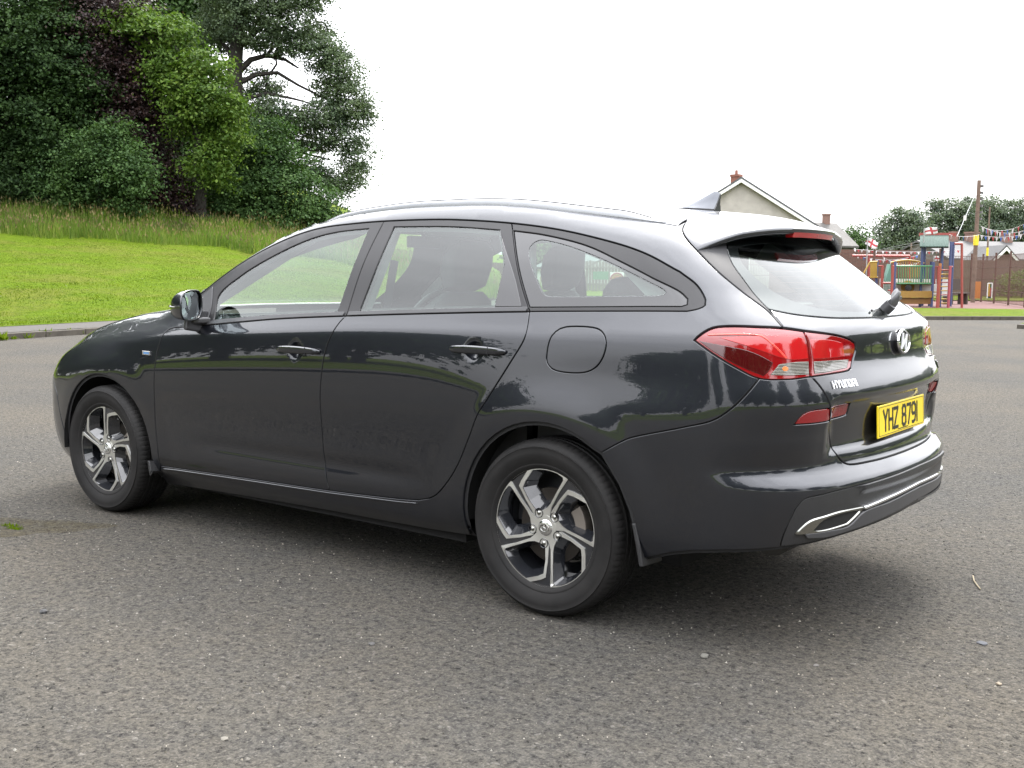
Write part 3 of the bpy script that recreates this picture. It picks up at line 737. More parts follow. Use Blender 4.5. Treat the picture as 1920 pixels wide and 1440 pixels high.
sp_gapxy = sm([(-.330,.560),(-.318,.52),(-.305,.42),(-.298,.25),(-.296,0)], .03)
tg_ring = loop(gl_left[-1:], lampi_top[0:0], [(-.7048,1.0450)], lampi_top[0:0], [p for p in lamp_top if p[0] <= -.7048], lampi_top, lampi_r, lampi_bot, tg_left2, tg_bot, mir(tg_bot), mir(tg_left2), mir(lampi_bot), mir(lampi_r), mir(lampi_top),
               [(2*CR-p[0], p[1]) for p in lamp_top if p[0] <= -.7048][::-1], [(2*CR+.7048,1.0450)], [(2*CR+.684,1.098)], mir(gl_bot)[::-1][0:0], [(2*CR-u, z-.002) for u, z in gl_bot], [(u, z-.002) for u, z in gl_bot[::-1]])
tailgate = panel('tailgate', tg_ring, PAINT, car, holes=[refl_i, loop([(2*CR-u, z) for u, z in refl_i])], h=.016, gap=.0025)
for fl in (False, True):
    panel('reflector', refl_i, LENSR, tailgate, flip=fl, gap=.002, off=-.002, h=.02)
    li = panel('tail_lamp_inner', loop(lamp_split[::-1][0:0], lampi_top, lampi_r, lampi_bot, lamp_split[::-1]), LENSR, tailgate, flip=fl, gap=.003, off=-.003, h=.02)
    b2 = loop(sm([(-.776,1.008),(-.85,1.003),(-.915,.990)]), line([(-.915,.990),(-.925,.945)]), sm([(-.925,.945),(-.85,.944),(-.784,.946)]), line([(-.784,.946),(-.776,1.008)]))
    panel('brake_light', b2, LENSR2, li, gap=0, off=-.0015, flip=fl, h=.02, lip=.001, flange=0)
    c2 = loop(sm([(-.785,.938),(-.85,.936),(-.945,.934)]), line([(-.945,.934),(-.928,.909)]), sm([(-.928,.909),(-.85,.903),(-.784,.900)]))
    panel('reversing_lens', c2, LENSC, li, gap=0, off=-.001, flip=fl, h=.02, lip=.001, flange=0)
    # gloss black flank beside the rear window
    tl = [p for p in tg_left if p[1] < 1.290]
    panel('window_flank', loop(tl, [(-.7048,1.0450)], [p for p in gl_left[::-1]], [(-.560,1.326)], sm([(-.52,1.312),(-.462,1.290)])), FLANK, tailgate, flip=fl, gap=.002, off=-.001, h=.02)
rw = loop(gl_top[::-1][0:0], gl_left, gl_bot, mir(gl_bot), mir(gl_left), mir(gl_top), gl_top[::-1])
glass_r = panel('rear_window', rw, GLASSR, tailgate, holes=[], gap=.002, off=-.003, h=.018, lip=.004, flange=.002)
panel('window_border', rw, plain('ceramic_border', (.02, .02, .022), .35), tailgate, holes=[glass_in], gap=.006, off=-.007, h=.03, lip=.003, flange=0)
# spoiler: its own shell, top skin carried back over the glass
def spoiler():
    n = 61; rows = []; ys = np.linspace(-1, 1, n)
    front = []; prof = []
    lip_s = np.array([float(surf_uz(np.array([u]), np.array([z]))[0, k]) for k in (0, 1, 2) for u, z in [(-.462, 1.290)]])
    V = []; NRM = []
    nt_ = 15; secs = []
    tl_ = np.array(tg_left); nt_ = 15; tt = np.linspace(0, 1, nt_); k1 = int(np.argmin(np.abs(tl_[:, 1]-1.287))); ii = tt*k1
    EU = np.stack([np.interp(ii, np.arange(len(tl_)), tl_[:, 0])-.002, np.interp(ii, np.arange(len(tl_)), tl_[:, 1])], 1); EDGE = skin(EU, 'uz')
    for s in ys:
        a = abs(s)
        # front edge follows the roof gap, rear edge the overhang
        yf = .560*a; xf = np.interp(a, [0, .4, .75, .93, 1], [-.296, -.298, -.305, -.318, -.330])
        # rear lip in plan, height
        yl = .645*a; xl = -.612+.150*a**1.8; zl = 1.3700-.068*a**3.0
        sg = 1 if s >= 0 else -1
        pts = []
        zf = float(surf_xy(np.array([xf]), np.array([yf]))[0, 2])-.0005
        for k in range(nt_):
            t = k/(nt_-1); x = xf+(xl-xf)*t; y = yf+(yl-yf)*t
            zs = float(surf_xy(np.array([max(x, -.58)]), np.array([min(y, yat(max(x,-.6), 1.36)*.93)]))[0, 2])
            z1 = zf+(zl+.010-zf)*t+.012*math.sin(math.pi*t)*(1-.55*a**3)
            pts.append((x, sg*y, z1))
        # rounded trailing edge and underside running back to the glass
        pts += [(xl-.006, sg*yl, zl+.004), (xl-.005, sg*yl, zl-.006), (xl+.004, sg*yl, zl-.014), (xl+.04, sg*(yl*.99), zl-.016), (xl+.11, sg*(yl*.965), zl-.010)]
        w_ = float(sst(.72, 1.0, np.array([a]))[0])
        pts = [tuple(np.array(p)*(1-w_)+EDGE[min(k, nt_-1)]*np.array([1, sg, 1])*w_+(np.array([0, 0, -.004*(k-nt_+1)]) if k >= nt_ else 0)*w_) for k, p in enumerate(pts)]
        secs.append(pts)
    m = len(secs[0]); V = [p for q in secs for p in q]
    F = [(i*m+k, (i+1)*m+k, (i+1)*m+k+1, i*m+k+1) for i in range(n-1) for k in range(m-1)]
    o = mesh_obj('spoiler', V, F, [PAINT], tailgate, True)
    bm = bmesh.new(); bm.from_mesh(o.data)
    for q in (0, n-1):
        vs = [bm.verts.new(p) for p in secs[q]]
        try: bm.faces.new(vs)
        except Exception: pass
    bmesh.ops.recalc_face_normals(bm, faces=bm.faces); bm.to_mesh(o.data); bm.free(); smooth_by_angle(o, 50)
    return o
spoil = spoiler()
# third brake light under the spoiler lip
def under_lip(name, y0, y1, mat, dz0, dz1, dx=0, n=16):
    V = []
    for k in range(n+1):
        y = y0+(y1-y0)*k/n; a = abs(y)/.645; xl = -.612+.150*a**1.8; zl = 1.3700-.068*a**3.0
        V += [(xl-.004+dx, y, zl+dz0), (xl+.004+dx, y, zl+dz1), (xl+.03+dx, y, zl+dz1), (xl+.03+dx, y, zl+dz0)]
    F = [(4*k+i, 4*k+(i+1) % 4, 4*k+4+(i+1) % 4, 4*k+4+i) for k in range(n) for i in range(4)]+[(0, 1, 2, 3), (4*n+3, 4*n+2, 4*n+1, 4*n)]
    return mesh_obj(name, V, F, mat, spoil)
under_lip('brake_light', .19, -.19, LENSR2, -.004, -.026)
# ---- roof, screen, bonnet, front bumper
def ringxy(half): return loop(half, [(x, -y) for x, y in half[::-1]])
rt = [(x, y) for x, y in ditch_xy]
roof = ringxy(sp_gapxy[::-1]+[(x, y-.0) for x, y in ditch_xy]+[(1.375,.50),(1.405,.35),(1.42,.0)])
panel('roof', roof, PAINT, car, mode='xy', h=.05, gap=.002)
hdr = [(1.42,0),(1.405,.35),(1.375,.50),(1.36,.560)]
cowl = [(2.19,.69),(2.27,.55),(2.315,.30),(2.33,0)]
wsr = ringxy(hdr[:-1]+scr_xy+cowl)
panel('windscreen', wsr, GLASSF, car, mode='xy', h=.05, gap=.003, flange=0, lip=.005)
cowl_f = [(2.405,0),(2.39,.30),(2.34,.55),(2.235,.69)]
panel('windscreen_cowl', loop(cowl[::-1], [(x, -y) for x, y in cowl][0:0], cowl_f[::-1][0:0], [(2.19,.69)], cowl_f[::-1], [(x, -y) for x, y in cowl_f[1:]], [(x, -y) for x, y in cowl[:3]][:3]), GRAIN, car, mode='xy', h=.05, off=-.006)
bon = ringxy(cowl_f+[(2.22,.70)]+bon_xy[1:]+[(3.22,.58),(3.34,.42),(3.40,.22),(3.42,0)])
panel('bonnet', bon, PAINT, car, mode='xy', h=.05)
fb_top = [(3.20,.655),(3.36,.620),(3.55,.640),(3.70,.665),(3.76,.66),(CFm,.66)]
fb = loop(line([(3.00,.200),(3.03,.36),(3.09,.56),(3.16,.66),(3.20,.655)]), fb_top, mirF(fb_top), mirF(line([(3.00,.200),(3.03,.36),(3.09,.56),(3.16,.66),(3.20,.655)])), mirF([(3.00,.200),(3.3,.19),(CFm,.19)]), [(CFm,.19),(3.3,.19),(3.0,.2)])
slot = loop(sm([(3.30,.50),(3.33,.43),(3.36,.36)]), sm([(3.36,.36),(3.48,.35),(3.52,.42)]), sm([(3.52,.42),(3.42,.49),(3.30,.50)]))
fbo = panel('front_bumper', fb, PAINT, car, holes=[slot, loop([(2*CFm-u, z) for u, z in slot])], h=.03)
for fl in (False, True): panel('fog_lamp_recess', slot, GRAIN, fbo, off=-.015, gap=-.001, h=.04, flange=0, flip=fl)
gr = loop([(3.76,.66),(3.80,.45),(CFm,.42)], mirF([(3.76,.66),(3.80,.45),(CFm,.42)]))
panel('grille', gr, BLACKG, fbo, off=.004, gap=0, h=.03, flange=0, lip=.003)
nose = loop([(3.755,.668),(3.74,.715),(3.74,.728),(CFm,.742)], mirF([(3.755,.668),(3.74,.715),(3.74,.728),(CFm,.742)]))
panel('nose_panel', nose, PAINT, car, off=0, gap=.001, h=.03)

# ---- dark structure below and between the panels
sh = MB()
sh.box((1.35, 0, .235), (3.5, 1.20, .09)); sh.box((1.30, 0, .22), (1.75, 1.56, .08)); sh.box((-.60, 0, .45), (.40, 1.10, .14)); sh.box((2.95, 0, .5), (.55, 1.0, .36))
sh.box((-.66, 0, .62), (.40, 1.36, .10)); sh.box((1.3, .76, .32), (1.75, .10, .16)); sh.box((1.3, -.76, .32), (1.75, .10, .16))
sh.box((2.65, 0, .72), (1.0, 1.25, .06)); sh.box((2.17, 0, .68), (.06, 1.5, .62))
sh.build('floor_pan', LINER, car)
for xw in (0., 2.65):
    for s in (1, -1):
        V, F = [], []
        n = 30
        for k in range(n+1):
            a = math.radians(-6+192*k/n); c, d = math.cos(a), math.sin(a)
            for y in (.868, .52): V.append((xw+.376*c, s*y, .322+.376*d))
        F = [(2*k, 2*k+1, 2*k+3, 2*k+2) for k in range(n)]
        b = len(V); V += [(xw+.376*math.cos(math.radians(-6+192*k/n)), s*.52, .322+.376*math.sin(math.radians(-6+192*k/n))) for k in range(n+1)]; F.append(tuple(range(b, b+n+1)))
        mesh_obj('wheel_arch_liner', V, F, LINER, car, True)
# suspension / exhaust silencer glimpsed beneath
ex = MB(); ex.tube([(-.62, -.3, .30), (-.62, .35, .30)], .085, 16); ex.tube([(-.62, .3, .28), (-.2, .32, .24), (.6, .2, .2)], .025, 8); ex.tube([(0, -.7, .30), (0, .7, .30)], .035, 8)
ex.build('exhaust_silencer', plain('dull_steel', (.10, .095, .09), .5, metal=.7), car, True)
# mud flaps
for xw, s in ((0, 1), (0, -1), (2.65, 1), (2.65, -1)):
    m = MB(); x0 = xw-.362; top = .39 if xw == 0 else .30
    P = [(x0+.002, s*.76, top-.02), (x0, s*.889, top), (x0-.020, s*.892, top-.07), (x0-.034, s*.892, .250), (x0-.034, s*.76, .243)]
    m.prism(P, (-.016, 0, .002)); m.build('mud_flap', GRAIN, car, bevel=.004)

# ---- wheels
def tyre_mesh(parent):
    hw = .1075
    prof = [(.205, .080), (.214, .089), (.222, .094), (.226, .0955), (.229, .0948), (.240, .100), (.256, .1058), (.272, .1070), (.284, .1045), (.288, .1060), (.2905, .1010), (.300, .0960), (.3085, .0855), (.3130, .0740), (.3135, .0700)]
    tread = []
    for y in np.linspace(.066, -.066, 45): tread.append((.3150-.0008*(y/.066)**2, float(y)))
    full = prof+tread+[(r, -y) for r, y in prof[::-1]]
    n = 420; R = np.array([p[0] for p in full]); Y = np.array([p[1] for p in full]); m = len(full)
    A = np.arange(n)/n*2*np.pi
    RR = np.repeat(R[None], n, 0)
    for g in (.046, .017, -.017, -.046):
        k = np.abs(Y-g) < .0045; RR[:, k] -= .007
    sh = (np.abs(Y) > .052) & (np.abs(Y) < .088) & (R > .304); ph = (np.arange(n) % 5 < 1)
    RR[np.ix_(ph, sh)] -= .0022
    mid = (np.abs(Y) < .0405) & (R > .313)
    for j in np.where(mid)[0]:
        q = ((np.arange(n)+int(Y[j]*260)) % 5 < 1); RR[q, j] -= .002
    V = np.stack([RR*np.cos(A)[:, None], np.repeat(Y[None], n, 0), RR*np.sin(A)[:, None]], -1).reshape(-1, 3)
    i = np.arange(n)[:, None]; j = np.arange(m-1)[None]
    F = np.stack([i*m+j, i*m+j+1, ((i+1) % n)*m+j+1, ((i+1) % n)*m+j], -1).reshape(-1, 4)
    o = mesh_obj('tyre', V, F[:, ::-1].copy(), RUBBER, parent, True); smooth_by_angle(o, 35); return o
RW = .217
def pol(r, a): a = math.radians(a+90); return (-r*RW*math.cos(a), r*RW*math.sin(a))
def arcp(r, a0, a1, n=10): return [pol(r, a0+(a1-a0)*k/n) for k in range(n+1)]
def flat_poly(rings, y, mat, name, parent, depth, y_of=None, draft=None, smooth=False, h=None):
    """filled 2D region (outer ring + holes) at axial position y with side walls going inwards"""
    pts = []; edges = []; rr = []
    for R in rings:
        b = len(pts); n = len(R); pts += R; edges += [(b+i, b+(i+1) % n) for i in range(n)]; rr.append((b, n))
    vo, eo, fo, *_ = delaunay_2d_cdt([Vector(p) for p in pts], edges, [], 0, 1e-7)
    vo = np.array([tuple(v) for v in vo]); fo = np.array([tuple(f) for f in fo]); c = vo[fo].mean(1)
    k = inpoly(np.array(rings[0]), c)
    for R in rings[1:]: k &= ~inpoly(np.array(R), c)
    fo = fo[k]
    yo = y_of or (lambda r: y)
    V = [(p[0], yo(math.hypot(*p)), p[1]) for p in vo]; F = [tuple(f) for f in fo]
    for q, R in enumerate(rings):
        n = len(R); b = len(V); cx = sum(p[0] for p in R)/n; cy = sum(p[1] for p in R)/n
        d = (draft or {}).get(q, 1.0)
        for p in R: V.append((p[0], yo(math.hypot(*p)), p[1]))
        for p in R: V.append((cx+(p[0]-cx)*d, yo(math.hypot(*p))-depth, cy+(p[1]-cy)*d))
        F += [(b+i, b+(i+1) % n, b+n+(i+1) % n, b+n+i) for i in range(n)]
    o = mesh_obj(name, V, F, mat, parent)
    bm = bmesh.new(); bm.from_mesh(o.data); bmesh.ops.remove_doubles(bm, verts=bm.verts, dist=1e-6); bmesh.ops.recalc_face_normals(bm, faces=bm.faces); bm.to_mesh(o.data); bm.free()
    return o
def rot(P, a):
    a = math.radians(-a); c, s = math.cos(a), math.sin(a); return [(x*c-z*s, x*s+z*c) for x, z in P]
WIN_O = [pol(.225, 44), pol(.30, 50), pol(.56, 43), pol(.813, 39.0), pol(.86, 33), pol(1.0, 18)]+arcp(1.0, 14, -24, 8)+[pol(1.0, -28), pol(.66, -24), pol(.36, -18), pol(.27, -20), pol(.20, -24)]
WIN_I = [pol(.300, 36), pol(.52, 38.5), pol(.750, 36), pol(.815, 28.5), pol(.955, 14.5)]+arcp(.955, 9, -15, 6)+[pol(.940, -22), pol(.90, -23.5), pol(.62, -19.6), pol(.42, -13.5), pol(.33, -4), pol(.29, 12)]
def wheel(xw, s, rotation, steer=0):
    w = empty('wheel', (xw, s*.787, .316), 0, car)
    w.rotation_euler = (0, 0, (0 if s > 0 else math.pi)+steer)
    ty = tyre_mesh(w)
    yf = lambda r: .074+.010*sst(.04, .20, np.array([r]))[0]
    rim = MB(); V, F = lathe([(.150, -.09), (.196, -.085), (.196, .040), (.200, .060), (.2155, .0865), (.2215, .0890), (.2235, .086), (.221, .082), (.205, .075)], 72); rim.add(V, F)
    ro = rim.build('rim', ALLOYB, w, True)
    holes = [rot(WIN_I, rotation+72*k) for k in range(5)]
    outer = [(RW*1.0*math.cos(2*math.pi*k/80), RW*1.0*math.sin(2*math.pi*k/80)) for k in range(80)]
    dr = {q: .66 for q in range(1, 6)}
    flat_poly([outer]+holes, 0, ALLOYB, 'spokes', w, .042, lambda r: yf(r)-.0035, dr)
    for k in range(5):
        P = rot(WIN_O, rotation+72*k)
        o = flat_poly([P, holes[k]], 0, ALLOYM, 'spoke_face', w, .0045, lambda r: yf(r)+.0005)
        a0 = rotation+72*k
        P2 = rot(arcp(1.0, 22, 41, 6)+arcp(.965, 41, 22, 6), a0)
        flat_poly([P2], 0, ALLOYM, 'rim_accent', w, .004, lambda r: yf(r)+.0005)
        c, d = pol(.262, rotation+72*k+30)
        nb = MB(); V, F = lathe([(.0, .0795), (.005, .0790), (.0078, .0765), (.0085, .060)], 12); nb.add([(x+c, y, z+d) for x, y, z in V], F)
        nb.build('wheel_nut', CHROMED, w, True)
        sk = MB(); V, F = lathe([(.0180, .0740), (.0172, .0772), (.0150, .0765), (.0138, .066), (0, .0655)], 20); sk.add([(x+c, y, z+d) for x, y, z in V], F)
        sk.build('nut_socket', ALLOYB, w, True)
    hubring = [(RW*.205*math.cos(2*math.pi*k/40), RW*.205*math.sin(2*math.pi*k/40)) for k in range(40)]
    flat_poly([hubring], 0, ALLOYM, 'hub_face', w, .004, lambda r: yf(r)+.0012)
    hc = MB(); V, F = lathe([(0, .0815), (.012, .0812), (.022, .0800), (.0275, .0785), (.029, .0765), (.029, .070)], 36); hc.add(V, F)
    h_ = hc.build('hub_cap', CHROME, w, True)
    lg = MB()
    for a, b in (((-.011, -.011), (-.004, .012)), ((.004, -.012), (.011, .011)), ((-.008, -.002), (.008, .003))):
        lg.bar((a[0], .0822, a[1]), (b[0], .0822, b[1]), .0035, .0012)
    tor = [(.019*math.cos(t), .0812, .013*math.sin(t)) for t in np.linspace(0, 2*math.pi, 25)]; lg.tube(tor, .0012, 5, caps=False)
    lg.build('emblem', CHROMED, h_)
    ds = MB(); V, F = lathe([(.05, .030), (.135, .030), (.137, .028), (.137, .020), (.135, .018), (.05, .018)], 60); ds.add(V, F)
    V, F = lathe([(0, .052), (.045, .050), (.055, .045), (.057, .030)], 30); ds.add(V, F)
    ds.build('brake_disc', plain('worn_steel', (.045, .040, .036), .42, metal=.9, vary=.2), w, True)
    cp = MB(); ca = [math.radians(a) for a in (-12, 0, 12, 24, 36)]
    P = [(-.150*math.cos(a), .0, .150*math.sin(a)) for a in ca]+[(-.105*math.cos(a), .0, .105*math.sin(a)) for a in ca[::-1]]
    cp.prism(P, (0, .045, 0)); cp.build('brake_caliper', plain('cast_caliper', (.16, .14, .12), .55, metal=.4), w, bevel=.004)
    if xw == 0 and s > 0:
        b = MB(); c, d = pol(.93, rotation-25-144); V, F = lathe([(0, .0895), (.004, .089), (.005, .085)], 10); b.add([(x+c, y, z+d) for x, y, z in V], F); b.build('valve_cap', plain('white_plastic', (.8, .8, .78), .5), w, True)
    return w
wheel(0., 1, -0.); wheel(2.65, 1, 27, 0.0); wheel(0., -1, 10); wheel(2.65, -1, 40)

# ---- door handles, badge, mirrors, rails, fin, wiper
def handle(c, par, s=1):
    x, z = c; m = MB(); pts = []; n = 15
    y0 = yat(x, z)
    V = []
    L0, L1 = x-.152, x+.108
    for k in range(n):
        t = k/(n-1); xx = L0+(L1-L0)*t
        e = min(1, math.sin(math.pi*min(max(t, .0), 1))**.35 if 0 < t < 1 else 0)
        hh = .0155*(.35+.65*e); th = .012*e+.004; yb = yat(xx, z)+.010*e+.003
        for (a, b) in ((-.5, -.2), (-.9, 0), (-1, .45), (-.7, .9), (0, 1.0), (.75, .95), (1, .6), (.9, .0), (.5, -.2)):
            V.append((xx, s*(yb+th*b), z+hh*a+.002*math.sin(math.pi*t)))
    q = 9; F = [(k*q+i, k*q+(i+1) % q, (k+1)*q+(i+1) % q, (k+1)*q+i) for k in range(n-1) for i in range(q)]+[tuple(range(q)), tuple((n-1)*q+i for i in range(q))]
    m.add(V, F); o = m.build('door_handle', PAINT, par, True)
    m = MB(); m.box((x-.085, s*(yat(x-.085, z)+.021), z), (.0018, .012, .030)); m.build('handle_seam', SEAL, o)
    return o
handle(HANDLE_F, front_door); handle(HANDLE_R, rear_door)
for o in [q for q in car.children if q.name.startswith('front_door') or q.name.startswith('rear_door')]:
    if o not in (front_door, rear_door): handle(HANDLE_F if o.name.startswith('front') else HANDLE_R, o, -1)
bz = MB(); y = yat(2.285, .811); bz.box((2.285, y+.003, .811), (.058, .006, .019)); bd = bz.build('wing_badge', CHROME, car, bevel=.001)
bz = MB(); bz.box((2.283, y+.0065, .811), (.040, .001, .009)); bz.build('badge_insert', plain('blue_enamel', (.10, .22, .42), .3), bd)

def mirror(s):
    # housing: superellipsoid shell open to the rear
    V = []; nu, nv = 20, 28
    cx, cy, cz = 1.905, .935, 1.045
    for i in range(nu+1):
        t = i/nu                          # 0 = rear rim, 1 = nose
        f = (1-t**2.2)**.5 if t < 1 else 0.0
        f = max(f, .02)
        for k in range(nv):
            a = 2*math.pi*k/nv; c, d = math.cos(a), math.sin(a)
            ex = lambda q: math.copysign(abs(q)**.72, q)
            yy = ex(c)*.088*f; zz = ex(d)*(.070 if d > 0 else .066)*f
            yy += .012*(1-t)*0; zz -= .006*c
            xx = 1.865+.125*t-(.040*(c)*(1-t))     # rim raked: outer edge forward
            V.append((xx, s*(cy+yy-.012*t), cz+zz-.010*t*t+.0))
    F = [(i*nv+k, i*nv+(k+1) % nv, (i+1)*nv+(k+1) % nv, (i+1)*nv+k) for i in range(nu) for k in range(nv)]+[tuple(nu*nv+k for k in range(nv))]
    F += []
    o = MB(); o.add(V, F); h = o.build('door_mirror', PAINT, car, True)
    md = h.modifiers.new('t', 'SOLIDIFY'); md.thickness = .006; md.offset = -1 if s > 0 else -1
    # glass set inside the rim
    V = []; 
    for k in range(nv):
        a = 2*math.pi*k/nv; c, d = math.cos(a), math.sin(a); ex = lambda q: math.copysign(abs(q)**.72, q)
        V.append((1.874-.040*c, s*(cy+ex(c)*.079), cz+ex(d)*(.062 if d > 0 else .058)-.006*c))
    V2 = [(x+.004, y, z) for x, y, z in V]
    g = MB(); g.add(V+V2, [tuple(range(nv)), tuple(range(nv, 2*nv))]+[(k, (k+1) % nv, nv+(k+1) % nv, nv+k) for k in range(nv)]); g.build('mirror_glass', MIRR, h)
    b = MB(); b.add([(x, y, z) for x, y, z in [(x+.012, s*(cy+(abs(y)-cy)*1.06), cz+(z-cz)*1.05) for x, y, z in V]]+[(x+.02, s*(cy+(abs(y)-cy)*1.06), cz+(z-cz)*1.05) for x, y, z in V], [tuple(range(nv)), tuple(range(nv, 2*nv))]); b.build('mirror_back', SEAL, h)
    # indicator slot, lower half trim, arm
    a = MB()
    P = [(1.86, s*.835, .992), (1.99, s*.835, .992), (1.975, s*.90, .990), (1.90, s*.90, .990)]
    a.prism(P, (0, 0, -.028)); a.bar((1.92, s*.80, .965), (1.93, s*.92, .985), .10, .03, up=(1, 0, 0)); a.build('mirror_arm', BLACKS, h, bevel=.008)
    r = MB()
    ring = [(1.990-.075*abs(math.sin(t))*0-(.10*max(0, math.sin(t))), s*(cy+.030+.088*math.sin(t)*1.0-.03), .0) for t in np.linspace(0, 1.5, 8)]
    pts = [(1.985-.150*(1-math.cos(t)), s*(cy+.002+.0860*math.sin(t)), cz-.002-.004*math.sin(t)) for t in np.linspace(.15, 1.35, 10)]
    r.tube(pts, .0035, 6); r.build('indicator_strip', LENSC, h, True)
mirror(1); mirror(-1)
for s in (1, -1):
    sail = loop(line([(2.075,1.03),(2.03,.950),(1.885,.957)]), sm([(1.885,.957),(1.895,1.04),(1.930,1.130)]), line([(1.930,1.130),(2.00,1.085),(2.075,1.03)]))
    panel('mirror_sail', sail, BLACKS, car, gap=.003, off=.003, lip=.006, flange=0, flip=s < 0, h=.03)

for fl in (False, True):
    sp_ = [(u, z-.011) for u, z in sill_f+sill_r[1:]]
    q_ = sp_[::2]; strip('sill_highlight_strip', q_, [.0065*min(1, (len(q_)-1-i)/14+.12, i/6+.2) for i in range(len(q_))], PAINT, car, off=.006, flip=fl, lip=.010)  # thin proud strip added below the doors to catch a highlight
def rail(s):
    V = []; n = 60; q = 8
    for k in range(n+1):
        t = k/n; x = -.275+(1.50+.275)*t; e = min(1, t/.10, (1-t)/.12); e = e*e*(3-2*e)
        y = .548+.012*math.sin(math.pi*t); zs = float(surf_xy(np.array([x]), np.array([y]))[0, 2])
        hgt = .006+.018*e
        for yy, zz in ((-.012, 0), (-.012, hgt*.8), (-.009, hgt*.97), (0, hgt), (.006, hgt*.96), (.011, hgt*.80), (.013, hgt*.4), (.013, 0)):
            V.append((x, s*(y+yy), zs+zz-.002))
    F = [(k*q+i, k*q+i+1, (k+1)*q+i+1, (k+1)*q+i) for k in range(n) for i in range(q-1)]+[tuple(range(q)), tuple(n*q+i for i in range(q))]
    m = MB(); m.add(V, F); r = m.build('roof_rail', RAILM, car, True)
    V2 = []
    for k in range(n+1):
        p = V[k*q+3]; V2.append((p[0], p[1], p[2]+.001))
    m = MB(); m.tube(V2[2:-2], .0030, 6); m.build('rail_cap', BLACKS, r, True)
rail(1); rail(-1)
def fin():
    secs = []; n = 16
    for k in range(n+1):
        t = k/n; x = -.028-.165*t
        top = .006+.072*min(1, (t/.86)**1.25)*(1 if t < .93 else 1-.10*(t-.93)/.07)
        wdt = .004+.026*min(1, t*2.2)**.7; zb = float(surf_xy(np.array([x]), np.array([0.]))[0, 2])-.003
        row = []
        for f, g in ((1, 0), (.85, .12), (.52, .35), (.25, .65), (.10, .92), (.0, 1.0), (-.10, .92), (-.25, .65), (-.52, .35), (-.85, .12), (-1, 0)):
            row.append((x-.015*g*t, f*wdt, zb+top*g))
        secs.append(row)
    q = len(secs[0]); V = [p for r in secs for p in r]
    F = [(k*q+i, k*q+i+1, (k+1)*q+i+1, (k+1)*q+i) for k in range(n) for i in range(q-1)]+[tuple(n*q+i for i in range(q))]
    m = MB(); m.add(V, F); g_ = MB(); g_.add([(p[0]*1.03-.004*0, p[1]*1.06, p[2]) for r_ in secs for p in (r_[0], r_[-1])]+[(p[0]*1.03, p[1]*1.06, p[2]+.009) for r_ in secs for p in (r_[0], r_[-1])], [(2*k, 2*k+2, 2*(n+1)+2*k+2, 2*(n+1)+2*k) for k in range(n)]+[(2*k+1, 2*k+3, 2*(n+1)+2*k+3, 2*(n+1)+2*k+1) for k in range(n)]+[(2*n, 2*n+1, 4*n+3, 4*n+2)])
    f = m.build('roof_antenna', plain('antenna_grey', (.13, .14, .165), .30, coat=.5), car, True)
    e = secs[-1]; m = MB(); m.prism([Vector(e[i])+Vector((0, 0, 0)) for i in (2, 3, 4, 5, 6, 7, 8)], (-.004, 0, -.001)); m.prism([Vector(p) for p in (e[0], e[2], e[8], e[10])], (-.006, 0, 0)); m.build('antenna_gasket', BLACKS, f); g_.build('antenna_base', BLACKS, f)
fin()
def rear_pt(y, z, off=0.):
    x = float(Rx(np.array([y]), np.array([z]))[0]); P = np.array([[x, y, z]]); n = nrm(P)[0]; return Vector(P[0]+n*off), Vector(n)
# wiper
wp = MB(); a, n_ = rear_pt(-.02, 1.085, .012)
wp.tube([a-n_*.012, a+n_*.020], .022, 16)
b, _ = rear_pt(-.10, 1.103, .040); c, _ = rear_pt(-.26, 1.112, .030)
arm = [a+n_*.012+Vector((0, .012, 0)), a+n_*.026+Vector((0, -.03, .008)), b, c]
wo = wp.build('rear_wiper', BLACKS, tailgate, True)
cv = MB(); 
secs = [(arm[0], .020, .014), (arm[1], .027, .020), ((arm[1]+b)/2, .028, .022), (b, .026, .019), ((b+c)/2, .018, .013), (c, .012, .009)]
V = []
for p, w_, h_ in secs:
    for t in range(10):
        an = 2*math.pi*t/10; V.append(p+Vector((0, 0, 1))*w_*math.copysign(abs(math.cos(an))**.7, math.cos(an))+n_*h_*math.copysign(abs(math.sin(an))**.7, math.sin(an)))
cv.add(V, [(k*10+i, k*10+(i+1) % 10, (k+1)*10+(i+1) % 10, (k+1)*10+i) for k in range(5) for i in range(10)]+[tuple(range(10)), tuple(50+i for i in range(10))])
cv.build('wiper_cover', BLACKS, wo, True)
bl = MB(); d0, _ = rear_pt(-.17, 1.105, .010); d1, _ = rear_pt(-.52, 1.115, .010); bl.bar(d0, d1, .010, .012); bl.build('wiper_blade', SEAL, wo)
HEAT = plain('heater_line', (.10, .05, .03), .6)
for k in range(9):
    z = 1.115+k*.019; m = MB(); m.tube([rear_pt(y, z, -.011)[0] for y in np.linspace(-.46, .46, 9)], .0011, 4, caps=False); m.build('heater_line', HEAT, glass_r)
ns = MB(); p, q_ = rear_pt(.115, 1.085, .002); ns.tube([p-q_*.003, p+q_*.004], .004, 8); ns.build('washer_nozzle', SEAL, tailgate)

